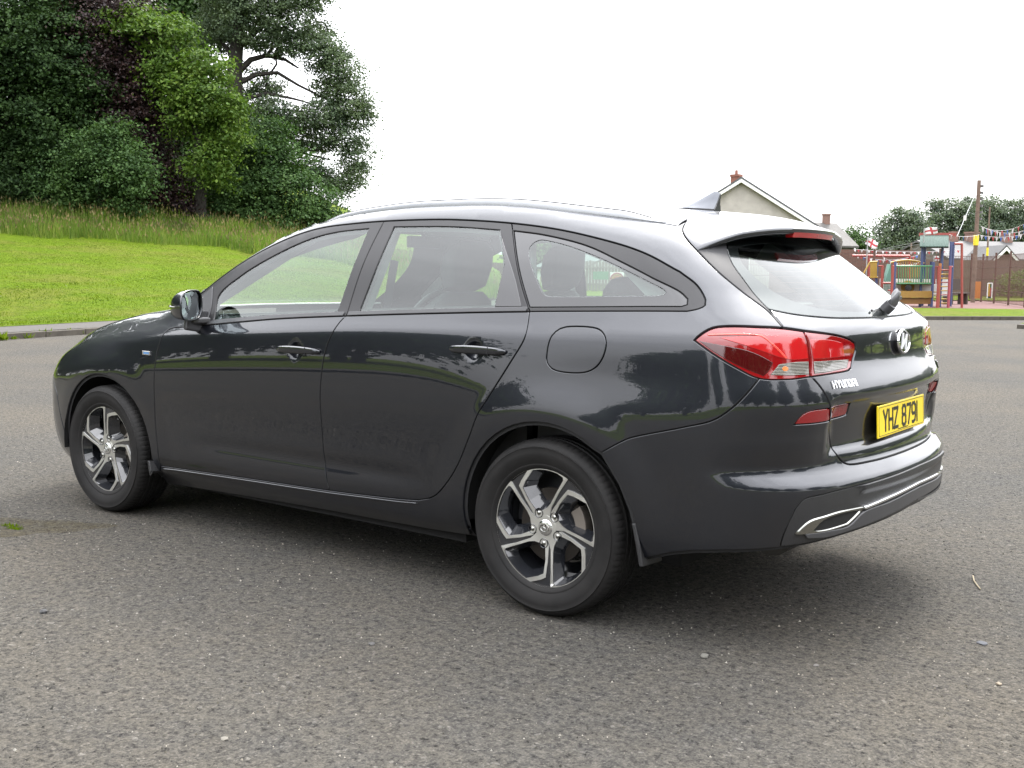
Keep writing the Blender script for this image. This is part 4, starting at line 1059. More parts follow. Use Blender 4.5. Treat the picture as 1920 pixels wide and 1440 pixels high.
# ---- lettering from strokes
GLY = {
 'H': [[(0,0),(0,1)],[(1,0),(1,1)],[(0,.5),(1,.5)]],
 'Y': [[(0,1),(.5,.52),(1,1)],[(.5,.52),(.5,0)]],
 'U': [[(0,1),(0,.15),(.15,0),(.85,0),(1,.15),(1,1)]],
 'n': [[(0,0),(0,.85),(.15,1),(.85,1),(1,.85),(1,0)]],
 'D': [[(0,0),(0,1),(.8,1),(1,.8),(1,.2),(.8,0),(0,0)]],
 'A': [[(0,0),(0,.72),(.35,1),(1,1),(1,0)],[(0,.38),(1,.38)]],
 'I': [[(.5,0),(.5,1)]],
 'Z': [[(0,1),(1,1),(0,0),(1,0)]],
 '8': [[(.2,.53),(.04,.66),(.04,.88),(.25,1),(.75,1),(.96,.88),(.96,.66),(.8,.53),(.2,.53),(0,.40),(0,.12),(.25,0),(.75,0),(1,.12),(1,.40),(.8,.53)]],
 '7': [[(0,1),(1,1),(.38,0)]],
 '9': [[(1,.55),(.8,.44),(.25,.44),(0,.56),(0,.86),(.25,1),(.75,1),(1,.86),(1,.3),(.85,.08),(.5,0),(.1,0)]],
 '1': [[(.5,0),(.5,1)]],
 'i': [[(.5,0),(.5,.68)],[(.5,.85),(.5,1)]],
 '3': [[(0,1),(.9,1),(.9,.52),(.3,.52),(.9,.52),(.9,0),(0,0)]],
 '0': [[(.15,0),(0,.15),(0,.85),(.15,1),(.85,1),(1,.85),(1,.15),(.85,0),(.15,0)]],
}
def glyph(name, ch, org, right, up, out, w, h, sw, th, mat, parent, slant=0):
    m = MB()
    for st in GLY[ch]:
        P = [org+right*(p[0]*w+slant*p[1]*h)+up*(p[1]*h) for p in st]
        for i in range(len(P)-1):
            a, b = P[i], P[i+1]; d = (b-a).normalized()
            m.bar(a-d*sw*.45, b+d*sw*.45, th*(1+.013*i), sw, up=out.cross(d) if False else d.cross(out))
    o = m.build(name, mat, parent); return o
def frame_at(y, z, off=0):
    p, n = rear_pt(y, z, off); right = Vector((0, -1, 0)); right = (right-n*right.dot(n)).normalized(); up = n.cross(right)*1.0
    if up.z < 0: up = -up
    return p, n, right, up
# manufacturer name, left of the tailgate
def word(txt, y0, z0, w, h, gap, sw, th, mat, parent, slant=0, widths=None):
    y = y0
    for ch in txt:
        ww = (widths or {}).get(ch, 1)*w
        p, n, r, u = frame_at(y-ww/2, z0+h/2, th*.5)
        org = p-r*ww/2-u*h/2
        glyph('letter', ch, org, r, u, n, ww, h, sw, th, mat, parent, slant)
        y -= ww+gap
_hy = skin(np.array([(-.8430,.843)]), 'uz')[0]
SILV = plain('sky_bright_badge_silver', (.80, .81, .83), .38, metal=.35)  # pale base colour stands in for sky mirrored in the chrome letters
word('HYUnDAI', float(_hy[1]), .850, .0145, .0220, .0074, .0038, .004, SILV, tailgate, widths={'I': .2})
word('i30', -.555, .846, .013, .026, .006, .0050, .004, CHROME, tailgate, widths={'i': .3})
# emblem: oval ring with slanted H on a dark plinth
p, n, r, u = frame_at(-.012, .976, .0)
E = lambda a, rx, rz, o: p+r*(rx*math.cos(a))+u*(rz*math.sin(a))+n*o
bk = MB(); K = 40
V = [E(2*math.pi*k/K, .066, .0450, -.004) for k in range(K)]+[E(2*math.pi*k/K, .067, .0460, .010) for k in range(K)]+[E(2*math.pi*k/K, .060, .040, .016) for k in range(K)]
bk.add(V, [(k, (k+1) % K, K+(k+1) % K, K+k) for k in range(K)]+[(K+k, K+(k+1) % K, 2*K+(k+1) % K, 2*K+k) for k in range(K)]+[tuple(2*K+k for k in range(K))])
em = bk.build('tailgate_emblem', BLACKG, tailgate, True)
rg = MB(); V = []
for k in range(K):
    a = 2*math.pi*k/K
    V += [E(a, .066, .0450, .012), E(a, .064, .0435, .0185), E(a, .0585, .0385, .0195), E(a, .055, .0355, .015)]
rg.add(V, [(4*k+i, 4*((k+1) % K)+i, 4*((k+1) % K)+i+1, 4*k+i+1) for k in range(K) for i in range(3)]); rg.build('emblem_ring', CHROME, em, True)
hh = MB()
def curve_bar(pts, ws, o=.0185):
    V = []
    for (a, b), w_ in zip(pts, ws): V += [p+r*(a-w_)+u*b+n*(o-.006), p+r*(a-w_)+u*b+n*o, p+r*(a+w_)+u*b+n*o, p+r*(a+w_)+u*b+n*(o-.006)]
    hh.add(V, [(4*k+i, 4*k+(i+1) % 4, 4*k+4+(i+1) % 4, 4*k+4+i) for k in range(len(pts)-1) for i in range(4)]+[(0, 1, 2, 3), tuple(4*(len(pts)-1)+i for i in range(4))])
curve_bar([(-.031,-.026),(-.023,-.012),(-.017,.006),(-.012,.026),(-.010,.031)], [.006,.0075,.008,.007,.004])
curve_bar([(.010,-.031),(.012,-.026),(.017,-.006),(.023,.012),(.031,.026)], [.004,.007,.008,.0075,.006])
V = []
for k in range(9):
    t = k/8; a = -.020+.040*t; b = -.004+.008*math.sin((t-.5)*2.2)*1.3; wv = .0052+.002*abs(2*t-1)
    V += [p+r*a+u*(b-wv)+n*.0125, p+r*a+u*(b-wv)+n*.0182, p+r*a+u*(b+wv)+n*.0182, p+r*a+u*(b+wv)+n*.0125]
hh.add(V, [(4*k+i, 4*k+(i+1) % 4, 4*k+4+(i+1) % 4, 4*k+4+i) for k in range(8) for i in range(4)])
hh.build('emblem_letter', SILV, em)

# number plate (flat, bolted just proud of the recess)
pc, pn = Vector((-.947, -.0, .7120)), Vector((-1, 0, .055)).normalized()
pr = Vector((0, -1, 0)); pu = pn.cross(pr); pu = -pu if pu.z < 0 else pu
pm = MB(); R = Matrix((pr, pu, pn)).transposed()
pm.box(pc, (.520, .112, .006), R)
plate = pm.build('number_plate', YEL, tailgate, bevel=.0025)
bd = MB()
for a, b, w_, h_ in ((0, .049, .500, .0016), (0, -.049, .500, .0016), (-.2495, 0, .0016, .0980), (.2495, 0, .0016, .0980)):
    bd.box(pc+pr*a+pu*b+pn*.0034, (w_, h_, .0008), R)
bd.build('plate_border', INK, plate)
cx = -.2030
for ch in 'YHZ 8791':
    if ch == ' ': cx += .033; continue
    ww = .040 if ch != '1' else .010
    org = pc+pr*(cx if ch != '1' else cx-.002)+pu*(-.0335)+pn*.0036
    glyph('plate_character', ch, org, pr, pu, pn, ww, .067, .0115, .0012, INK, plate)
    cx += ww+.0165
sc_ = MB()
for k in range(26): sc_.box(pc+pr*(-.05+.0045*k)+pu*(-.0435)+pn*.0035, (.0028, .0026+.001*(k % 2), .0006), R)
sc_.build('plate_small_print', INK, plate)
# backing pad and lamps
pb = MB(); pb.box(pc-pn*.012, (.40, .085, .018), R); pb.build('plate_mount', SEAL, plate)

# ---------------------------------------------------------------- interior
def cushion(name, secs, mat, parent, n=20):
    """stack of rounded-rectangle sections: (x, y, z, half_x, half_y, tilt)"""
    V = []
    for (x, y, z, hx, hy, tl) in secs:
        for k in range(n):
            a = 2*math.pi*k/n; c, s = math.cos(a), math.sin(a)
            ex = lambda q: math.copysign(abs(q)**.5, q)
            dx = ex(c)*hx; V.append((x+dx*math.cos(tl), y+ex(s)*hy, z+dx*math.sin(tl)))
    m = len(secs); F = [(i*n+k, i*n+(k+1) % n, (i+1)*n+(k+1) % n, (i+1)*n+k) for i in range(m-1) for k in range(n)]+[tuple(range(n)), tuple((m-1)*n+k for k in range(n))]
    b = MB(); b.add(V, F); return b.build(name, mat, parent, True)
def front_seat(y):
    s = cushion('front_seat', [(1.17,y,.42,.22,.23,.1),(1.17,y,.50,.26,.25,.1),(1.17,y,.56,.25,.25,.1),(1.17,y,.585,.20,.20,.1)], CLOTH, car)
    cushion('seat_back', [(.98,y,.52,.05,.20,-.3),(.95,y,.60,.075,.24,-.3),(.90,y,.78,.075,.25,-.3),(.85,y,.95,.07,.235,-.3),(.815,y,1.07,.055,.19,-.3),(.80,y,1.115,.03,.13,-.3)], CLOTH, s)
    cushion('headrest', [(.785,y,1.125,.02,.07,-.3),(.785,y,1.14,.045,.115,-.3),(.775,y,1.22,.055,.140,-.3),(.765,y,1.29,.052,.135,-.3),(.76,y,1.325,.038,.105,-.3),(.757,y,1.338,.015,.06,-.3)], CLOTH, s)
front_seat(.36); front_seat(-.36)
bs_ = cushion('rear_seat', [(.32,0,.42,.22,.62,0),(.32,0,.52,.25,.64,0),(.32,0,.57,.22,.62,0)], CLOTH, car)
cushion('seat_back', [(.10,0,.55,.06,.62,-.3),(.06,0,.80,.075,.62,-.3),(.00,0,1.03,.06,.58,-.3),(-.01,0,1.075,.03,.52,-.3)], CLOTH, bs_)
for y in (.38, -.38): cushion('headrest', [(-.02,y,1.07,.03,.08,0),(-.02,y,1.09,.05,.125,0),(-.025,y,1.145,.05,.125,0),(-.03,y,1.185,.035,.09,0),(-.03,y,1.195,.015,.04,0)], CLOTH, bs_)
dsh = cushion('dashboard', [(1.98,0,.62,.16,.74,0),(1.95,0,.80,.24,.78,0),(1.96,0,.92,.25,.78,0),(2.00,0,.955,.18,.76,0),(2.02,0,.965,.05,.70,0)], PLASTI, car)
scn = MB(); scn.box((1.74, -.02, .985), (.02, .22, .12)); scn.build('dash_screen', BLACKG, dsh, bevel=.006)
sw = MB(); c0 = Vector((1.60, -.36, .93)); ax1 = Vector((0, 1, 0)); ax2 = Vector((-.42, 0, .9)).normalized()
sw.tube([c0+ax1*.185*math.cos(t)+ax2*.185*math.sin(t) for t in np.linspace(0, 2*math.pi, 41)], .016, 8, caps=False)
nrm_ = ax1.cross(ax2)
for an in (0, math.pi, -math.pi/2): sw.bar(c0, c0+ax1*.18*math.cos(an)+ax2*.18*math.sin(an), .035, .015)
sw.tube([c0-nrm_*.03, c0+nrm_*.03], .06, 16); sw.bar(c0, c0+Vector((.3, 0, -.08)), .06); sw.build('steering_wheel', PLASTI, car, True)
rm = MB(); rm.box((1.33, 0, 1.345), (.03, .22, .055)); rm.bar((1.30, 0, 1.36), (1.38, 0, 1.41), .02); rm.build('interior_mirror', PLASTI, car, bevel=.006)
for s in (1, -1):
    dc = MB()
    for (x0, x1) in ((1.98, 1.03), (1.0, .16)):
        z0 = 1.0 if x0 > 1.5 else 1.03
        P = [(x0, s*.755, .30), (x1, s*.755, .30), (x1, s*.765, z0+.015), (x0, s*.765, z0-.045)]
        dc.prism(P, (0, -s*.035, 0))
        dc.box(((x0+x1)/2, s*.69, .72), (abs(x0-x1)*.7, .06, .05))
    dc.prism([(.14, s*.74, .30), (-.60, s*.70, .45), (-.60, s*.70, 1.09), (.10, s*.75, 1.06)], (0, -s*.03, 0))
    for (xa, za, xb, zb_) in ((1.93, .968, 1.03, 1.043), (.99, 1.046, .17, 1.078), (.08, 1.085, -.42, 1.100)):
        dc.prism([(xa, s*.715, za-.016), (xa, s*.806, za), (xb, s*.804, zb_), (xb, s*.700, zb_-.016)], (0, 0, -.035))
    dc.build('door_card', PLASTI, car)
    pl_ = MB()
    pl_.bar((1.02, s*.775, 1.0), (.965, s*.615, 1.40), .045, .09, up=(1, 0, 0)); pl_.bar((.17, s*.775, 1.03), (.29, s*.62, 1.37), .04, .09, up=(1, 0, 0))
    pl_.bar((-.45, s*.70, 1.08), (-.12, s*.61, 1.32), .04, .12, up=(1, 0, 0)); pl_.bar((1.98, s*.76, 1.05), (1.42, s*.58, 1.385), .05, .06, up=(0, 1, 0))
    pl_.build('pillar_trim', PLASTL, car)
    for y, x in ((.655, 1.0),): 
        bt = MB(); bt.bar((.945, s*.62, 1.25), (.99, s*.70, .72), .045, .003, up=(1, 0, 0)); bt.build('seat_belt', PLASTI, car)
hl_ = [(x, y*.94) for x, y in roof]
hp = skin(np.array(hl_), 'xy'); 
headl = panel('headlining', loop([tuple(q) for q in hl_]), PLASTL, car, mode='xy', h=.06, off=-.035, gap=0, lip=.004, flange=0)
ls = MB(); ls.box((-.42, 0, .62), (.72, 1.30, .04)); ls.build('boot_floor', PLASTI, car)
pc_ = MB(); pc_.box((-.38, 0, .985), (.52, 1.24, .012)); pc_.build('parcel_shelf', PLASTI, car)
# ================================================================ the place
_Rh = Vector((math.sin(YAW), -math.cos(YAW), 0)); _Dh = Vector((math.cos(YAW), math.sin(YAW), 0)); _C = Vector(CAMP)
def W(r, d, z=0.): p = _C+_Rh*r+_Dh*d; return Vector((p.x, p.y, z))
def PT(px, py, d):
    """place on the site at the bearing (px, py) measured in the photo, d metres along the view direction over the ground"""
    v = _F+_R2*((px-960)/2052.8)-_U2*((py-720)/2052.8); return _C+v*(d/v.dot(_Dh))
def rd(x, y):
    x = np.asarray(x)-CAMP[0]; y = np.asarray(y)-CAMP[1]
    return x*_Rh.x+y*_Rh.y, x*_Dh.x+y*_Dh.y

# ---------------------------------------------------------------- ground materials
def tarmac_mat(stain=None):
    M = NM('worn_tarmac'); M.set(Roughness=.95, Specular_IOR_Level=.10)
    ob = M.obj()
    v = M.n('ShaderNodeTexVoronoi'); v.inputs['Scale'].default_value = 85; M.l(ob, v.inputs['Vector'])
    v2 = M.n('ShaderNodeTexVoronoi'); v2.inputs['Scale'].default_value = 190; M.l(ob, v2.inputs['Vector'])
    sx = M.n('ShaderNodeSeparateColor'); M.l(v.outputs['Color'], sx.inputs[0]); sy = M.n('ShaderNodeSeparateColor'); M.l(v2.outputs['Color'], sy.inputs[0])
    n1 = M.noise(.5, 5, ob); n2 = M.noise(9, 6, ob, .75); n3 = M.noise(38, 5, ob, .85); n4 = M.noise(110, 3, ob, .8)
    stone = M.ramp(sx.outputs[0], [(0, (.042, .042, .042)), (.35, (.076, .073, .068)), (.75, (.110, .105, .095)), (.985, (.122, .116, .105)), (.994, (.18, .175, .165)), (1, (.25, .24, .225))])
    grit = M.ramp(sy.outputs[1], [(0, (.046, .045, .044)), (.5, (.084, .081, .075)), (.96, (.112, .107, .097)), (1, (.22, .21, .195))])
    c = M.mix(.5, stone, grit)
    c = M.mix(M.ramp(n2, [(.40, (0, 0, 0)), (.62, (.65, .65, .65))]), c, M.mix(.5, c, (.112, .103, .085)))
    c = M.mix(M.ramp(n1, [(.30, (0, 0, 0)), (.70, (1, 1, 1))]), M.mix(1., c, (.76, .78, .81), 'MULTIPLY'), M.mix(1., c, (1.02, .97, .90), 'MULTIPLY'))
    pits = M.ramp(n3, [(.36, (.16, .16, .17)), (.45, (.84, .84, .84)), (.60, (1.20, 1.18, 1.14))])
    c = M.mix(1., c, pits, 'MULTIPLY')
    c = M.mix(1., c, M.ramp(n4, [(.3, (.62, .62, .62)), (.7, (1.25, 1.25, 1.25))]), 'MULTIPLY')
    if stain: c = M.mix(M.ramp(M.noise(14, 5, ob, .8), [(.35, (.35, .35, .35)), (.6, (1, 1, 1))]), c, M.mix(1., c, stain, 'MULTIPLY'))
    M.col(c)
    h = M.math('ADD', M.math('MULTIPLY', v.outputs['Distance'], -.5), M.math('ADD', M.math('MULTIPLY', n3, 2.0), M.math('MULTIPLY', n4, .6)))
    M.bump(h, .8, .008); return M.m
TARMAC = tarmac_mat()
def lawn_mat():
    M = NM('mown_grass'); M.set(Roughness=.85, Specular_IOR_Level=.05)
    ob = M.obj(); a = M.noise(.35, 5, ob); b = M.noise(3.2, 6, ob, .75); c = M.noise(28, 4, ob, .8)
    g = M.ramp(b, [(.28, (.050, .086, .004)), (.5, (.082, .132, .006)), (.72, (.112, .162, .010))])
    dry = M.ramp(b, [(.3, (.070, .090, .012)), (.7, (.135, .150, .024))])
    k = M.mix(M.ramp(a, [(.44, (0, 0, 0)), (.60, (.9, .9, .9))]), g, dry)
    k = M.mix(M.ramp(M.noise(1.1, 6, ob, .8), [(.56, (0, 0, 0)), (.70, (.65, .65, .65))]), k, (.105, .105, .030))
    k = M.mix(1., k, M.ramp(c, [(.25, (.55, .6, .5)), (.6, (1.15, 1.12, 1.1))]), 'MULTIPLY')
    M.col(k); M.bump(M.math('ADD', c, M.math('MULTIPLY', b, .8)), .9, .06); return M.m
LAWN = lawn_mat()
def leaf_mat(name, c0, c1, c2, trans=.28, rough=.65):
    M = NM(name); M.set(Roughness=rough, Specular_IOR_Level=.18 if rough < .8 else .05)
    g = M.n('ShaderNodeNewGeometry'); r = g.outputs['Random Per Island']
    base = M.ramp(r, [(0, c0), (.55, c1), (1, c2)])
    n = M.noise(.8, 4, M.obj()); base = M.mix(1., base, M.ramp(n, [(.3, (.55, .62, .65)), (.7, (1.45, 1.36, 1.15))]), 'MULTIPLY')
    M.col(base)
    t = M.n('ShaderNodeBsdfTranslucent'); M.l(M.mix(1., base, (1.15, 1.2, .7), 'MULTIPLY'), t.inputs[0]); x = M.n('ShaderNodeMixShader'); x.inputs[0].default_value = trans
    M.l(M.p.outputs[0], x.inputs[1]); M.l(t.outputs[0], x.inputs[2]); M.l(x.outputs[0], M.out.inputs[0]); return M.m
BLADE = leaf_mat('grass_blades', (.062, .104, .004), (.088, .140, .006), (.125, .165, .014), .3, .9)
MEADOW = leaf_mat('long_grass', (.080, .145, .016), (.115, .185, .028), (.170, .205, .055), .3)
SEEDH = leaf_mat('grass_seed_heads', (.110, .095, .045), (.160, .130, .060), (.200, .165, .085), .2)
L_DARK = leaf_mat('dark_green_leaves', (.018, .040, .013), (.028, .058, .017), (.044, .084, .026), .22)
L_MID = leaf_mat('mid_green_leaves', (.030, .064, .020), (.046, .094, .028), (.070, .124, .040), .25)
L_BRIGHT = leaf_mat('yellow_green_leaves', (.045, .090, .014), (.070, .130, .020), (.110, .165, .032), .3)
L_COPPER = leaf_mat('copper_beech_leaves', (.016, .010, .012), (.030, .017, .019), (.055, .034, .034), .12, .35)
L_GREY_HAZED = leaf_mat('hazed_grey_green_leaves', (.058, .086, .050), (.076, .112, .062), (.102, .142, .084), .22)  # sycamore leaves, paler and greyer with haze mixed into the colour
L_FAR_HAZED = leaf_mat('hazed_distant_leaves', (.070, .096, .070), (.085, .114, .080), (.105, .138, .092), .2)  # lightened greens: the haze of distance is put into the leaf colour
BARK = plain('bark', (.022, .019, .015), .9, vary=.35, bump=.6, scale=5)

# ---------------------------------------------------------------- terrain
KX = [-20, -16, -11.9, -8.51, -7.80, -4.6, -1.75, -.8, 0., 1.]; KD = [-8, 0, 10, 18.15, 19.86, 28.2, 39.5, 49, 60, 75]
def kerb_d(r): return np.interp(r, KX, KD)
def lawn_h(r, d):
    k = kerb_d(r); s = np.interp(r, [-30, -22, -12, -3, 3, 12], [.100, .100, .0675, .046, .030, .012])
    t = np.maximum(d-np.maximum(k, 20.5)-1.2, 0)
    base = .13+s*t*sst(0, 6, t)
    bank = sst(47, 60, d)*np.interp(r, [-30, -20, -8, 0], [1.7, 1.5, .5, 0])
    return base*np.where(t > 0, 1, 1)+bank-np.maximum(d-75, 0)*.0+.03*np.sin(r*.9)*np.sin(d*.5)*sst(0, 8, t)
gm = mesh_obj('tarmac_ground', [(-260, -260, 0), (260, -260, 0), (260, 260, 0), (-260, 260, 0)], [(0, 1, 2, 3)], TARMAC); tag(gm, kind='structure')
# lawn to the left, rising away from the road; starts behind the kerb and a narrow footway
rows = []; V = []; F = []
ts = np.concatenate([[0, .5], np.geomspace(1, 120, 64)]); kp = []
for r0, d0 in zip(np.interp(np.linspace(0, 1, 90), np.linspace(0, 1, len(KX)), KX), np.interp(np.linspace(0, 1, 90), np.linspace(0, 1, len(KD)), KD)): kp.append((r0, d0))
for r0, d0 in kp:
    for t in ts:
        r = r0-1.62-t*.62; d = d0+t*.78
        V.append(tuple(W(r, d, float(lawn_h(np.array(r), np.array(d))) if t > 0 else .118)))
m = len(ts); F = [(i*m+j, i*m+j+1, (i+1)*m+j+1, (i+1)*m+j) for i in range(len(kp)-1) for j in range(m-1)]
lawn = mesh_obj('lawn', V, [f[::-1] for f in F], LAWN, smooth=True); tag(lawn, kind='structure')
# far field closing the gap beyond the road end, and the one behind the photographer
def sheet(name, r0, r1, d0, d1, z, mat, n=8, hf=None, kind='structure'):
    V = []; F = []
    for i in range(n+1):
        for j in range(n+1):
            r = r0+(r1-r0)*i/n; d = d0+(d1-d0)*j/n; V.append(tuple(W(r, d, z if hf is None else hf(r, d))))
    F = [(i*(n+1)+j, (i+1)*(n+1)+j, (i+1)*(n+1)+j+1, i*(n+1)+j+1) for i in range(n) for j in range(n)]
    o = mesh_obj(name, V, F, mat, smooth=True); tag(o, kind=kind); return o
sheet('far_field', -25, 90, 76, 240, .6, LAWN, 12, lambda r, d: -.05+min(1, (d-76)/12)*np.interp(r, [-25, 0, 12, 90], [5.2, 2.6, 1.2, 1.0]))
V = []; F = []
for i in range(25):                                  # grass round the rest of the car park, behind and to the sides of the camera
    az = math.radians(-5+170*i/24); c, s = math.cos(az), math.sin(az)
    for q in (13.5, 14, 60, 200): V.append((1.5+c*q*1.25, 2+s*q, .0 if q == 13.5 else .10))
F = [(i*4+j, i*4+j+1, (i+1)*4+j+1, (i+1)*4+j) for i in range(24) for j in range(3)]
tag(mesh_obj('grass_behind', V, F, LAWN), kind='structure')
V = []; F = []
for i in range(17):
    az = math.radians(170+98*i/16); c, s = math.cos(az), math.sin(az)
    for q in (15, 15.6, 60, 200): V.append((-1+c*q, -1+s*q, .0 if q == 15 else .12))
F = [(i*4+j, i*4+j+1, (i+1)*4+j+1, (i+1)*4+j) for i in range(16) for j in range(3)]
tag(mesh_obj('grass_beside', V, F, LAWN), kind='structure')

# footway and kerb stones along the lawn
CONC = plain('kerb_concrete', (.058, .050, .039), .9, vary=.35, bump=.6, scale=7)
FOOT = plain('footway_tarmac', (.050, .045, .040), .92, vary=.25, bump=.5, scale=20)
def along(KP, step):
    P = [Vector((a, b)) for a, b in KP]; o = []; acc = 0
    for a, b in zip(P[:-1], P[1:]):
        L = (b-a).length; t = -acc if False else 0
        while t < L: o.append(a+(b-a)*t/L); t += step
    return o
kpts = [(r, d) for r, d in zip(KX, KD)]
V = []
for r, d in kp: V += [tuple(W(r-.13, d+.05, .104)), tuple(W(r-1.66, d+.05, .112))]
tag(mesh_obj('footway', V, [(2*i, 2*i+1, 2*i+3, 2*i+2) for i in range(len(kp)-1)], FOOT), kind='structure')
def kerb(name, pts, n_parts=True, mat=CONC, h=.105, L=.92):
    root = tag(empty(name, tuple(W(*pts[0]))), kind='structure')
    me = None; k = 0
    for a, b in zip(pts[:-1], pts[1:]):
        a = W(*a); b = W(*b); D = b-a; n = max(1, round(D.length/L)); u = D.normalized()
        for i in range(n):
            c = a+D*((i+.5)/n)
            if me is None:
                m = MB(); m.box((0, 0, h/2-.02), (L-.012, .13, h+.04)); o = m.build('kerb_stone', mat, root, bevel=.012); me = o.data
            else:
                o = bpy.data.objects.new('kerb_stone', me); COL.objects.link(o); o.parent = root
                md = o.modifiers.new('bevel', 'BEVEL'); md.width = .012; md.segments = 2
            o.location = c-Vector(root.location)+Vector((0, 0, random.uniform(-.006, .006))); o.rotation_euler = (random.uniform(-.015, .015), 0, math.atan2(u.y, u.x)); o.scale = ((D.length/n)/L, 1, 1)
            k += 1
    return root
kerb('kerb', [(-13, 7.4), (-11.9, 10), (-8.51, 18.15), (-7.80, 19.86), (-4.6, 28.2), (-1.75, 39.5), (-.8, 49)])

# right-hand verge, its kerb, red play surface, near island corner
verge = [(4.0, 33.5), (7.5, 31.6), (11.3, 30.9), (14.8, 31.6), (20, 33.2), (34, 38)]
kerb('verge_kerb', verge)
V = []
for i in range(len(verge)-1):
    for k in range(6):
        t = k/6; r = verge[i][0]*(1-t)+verge[i+1][0]*t; d = verge[i][1]*(1-t)+verge[i+1][1]*t+.06; V += [tuple(W(r, d, .10)), tuple(W(r+.3, d+.8, .15)), tuple(W(r+2.2, max(d+5, 38.3), .13))]
n = len(V)//3
tag(mesh_obj('verge', V, [(3*i+j, 3*i+3+j, 3*i+4+j, 3*i+1+j) for i in range(n-1) for j in range(2)], LAWN, smooth=True), kind='structure')
REDS = plain('red_rubber_surface', (.088, .034, .028), .9, vary=.15, bump=.2)
sheet('play_surface', 4, 30, 37.6, 62, .12, REDS, 2)
sheet('grass_beyond_fence', 3.4, 60, 51, 78, .20, LAWN, 4, lambda r, d: .16+(d-51)*.02)
kerb('island_kerb', [(12.15, 26.3), (12.35, 25.6), (13.2, 25.2), (18, 25.4)])
V = [tuple(W(r, d, z)) for r, d, z in ((12.22, 26.4, .12), (12.45, 25.72, .125), (13.25, 25.30, .125), (18, 25.48, .125), (18, 27.6, .26), (13.3, 27.2, .22))]
tag(mesh_obj('island_grass', V, [(0, 1, 2, 3, 4, 5)], LAWN), kind='structure')

# ---------------------------------------------------------------- scattered growth: one mesh of many blades
def blades(name, P, h, w, mat, lean=.35, heads=None, label=None, cat=None):
    n = len(P); a = RNG.uniform(0, 2*np.pi, n); hh = h*RNG.uniform(.45, 1.2, n)*(1+.28*np.sin(P[:, 0]*1.3+2*np.sin(P[:, 1]*.7))*np.sin(P[:, 1]*1.1+P[:, 0]*.4)); la = RNG.uniform(0, 2*np.pi, n); ll = RNG.uniform(0, lean, n)*hh
    dx = np.stack([np.cos(a), np.sin(a), 0*a], 1)*w/2; L = np.stack([np.cos(la)*ll, np.sin(la)*ll, hh], 1)
    V = np.stack([P-dx, P+dx, P+L*.55+dx*.8-[0, 0, 0], P+L*.55-dx*.8, P+L], 1)
    idx = np.arange(n)[:, None]*5
    F3 = np.concatenate([idx+[0, 1, 2], idx+[0, 2, 3], idx+[3, 2, 4]])
    o = mesh_obj(name, V.reshape(-1, 3), F3, mat); tag(o, label, cat, kind='stuff')
    if heads is not None:
        k = RNG.random(n) < .22; Q = P[k]+L[k]; s = .10+.06*RNG.random(len(Q)); b = RNG.uniform(0, np.pi, len(Q))
        u = np.stack([np.cos(b), np.sin(b), 0*b], 1)*.028; up = L[k]/np.linalg.norm(L[k], axis=1, keepdims=True)*s[:, None]
        V = np.stack([Q-up*.3, Q+u+up*.2, Q+up, Q-u+up*.2], 1); i = np.arange(len(Q))[:, None]*4
        h_ = mesh_obj('seed_heads', V.reshape(-1, 3), i+np.array([[0, 1, 2, 3]]), heads); tag(h_, 'tan seed heads standing above the long grass below the trees', 'seed heads', kind='stuff')
    return o
def lawn_pts(n, r0, r1, d0, d1, side=1.75):
    r = RNG.uniform(r0, r1, n*2); d = d0+(d1-d0)*RNG.random(n*2)**1.6
    k = r < np.interp(d, KD, KX)-side; r, d = r[k][:n], d[k][:n]
    z = lawn_h(r, d)
    return np.stack([_C.x+_Rh.x*r+_Dh.x*d, _C.y+_Rh.y*r+_Dh.y*d, z-.01], 1)
blades('lawn_blades', lawn_pts(90000, -20, 0, 18, 49), .04, .014, BLADE, .6, label='short bright green blades across the sloping lawn', cat='grass')
r = RNG.uniform(-32, 3, 60000); d = RNG.uniform(46.5, 60, 60000)
e = 47.5+1.2*np.sin(r*.35)+.6*np.sin(r*1.3); k = (d > e) & (d < e+9.5) & (RNG.random(60000) < .9)
r, d = r[k], d[k]
P = np.stack([_C.x+_Rh.x*r+_Dh.x*d, _C.y+_Rh.y*r+_Dh.y*d, lawn_h(r, d)-.05], 1)
hmul = np.interp(r, [-30, -14, -7, 3], [1.0, 1.0, .75, .35])
P1 = P[RNG.random(len(P)) < hmul]
blades('long_grass', P1, .66, .03, MEADOW, .45, heads=SEEDH, label='uncut long grass in a band between the lawn and the trees', cat='long grass')
# daisies
P = lawn_pts(2600, -20, 0, 18.5, 46); P = P[(np.sin(P[:, 0]*.8)+np.sin(P[:, 1]*1.1+1)+RNG.normal(0, .7, len(P))) > .2]
n = len(P); s = RNG.uniform(.012, .022, n)[:, None]; z = np.array([0, 0, .05])
V = np.stack([P+z+s*np.array([-1, -1, .3]), P+z+s*np.array([1, -1, -.2]), P+z+s*np.array([1, 1, .5]), P+z+s*np.array([-1, 1, .9])], 1)
tag(mesh_obj('daisies', V.reshape(-1, 3), np.arange(n)[:, None]*4+np.array([[0, 1, 2, 3]]), plain('daisy_white', (.75, .74, .68), .8)), 'tiny white daisies scattered over the lawn', 'daisies', kind='stuff')
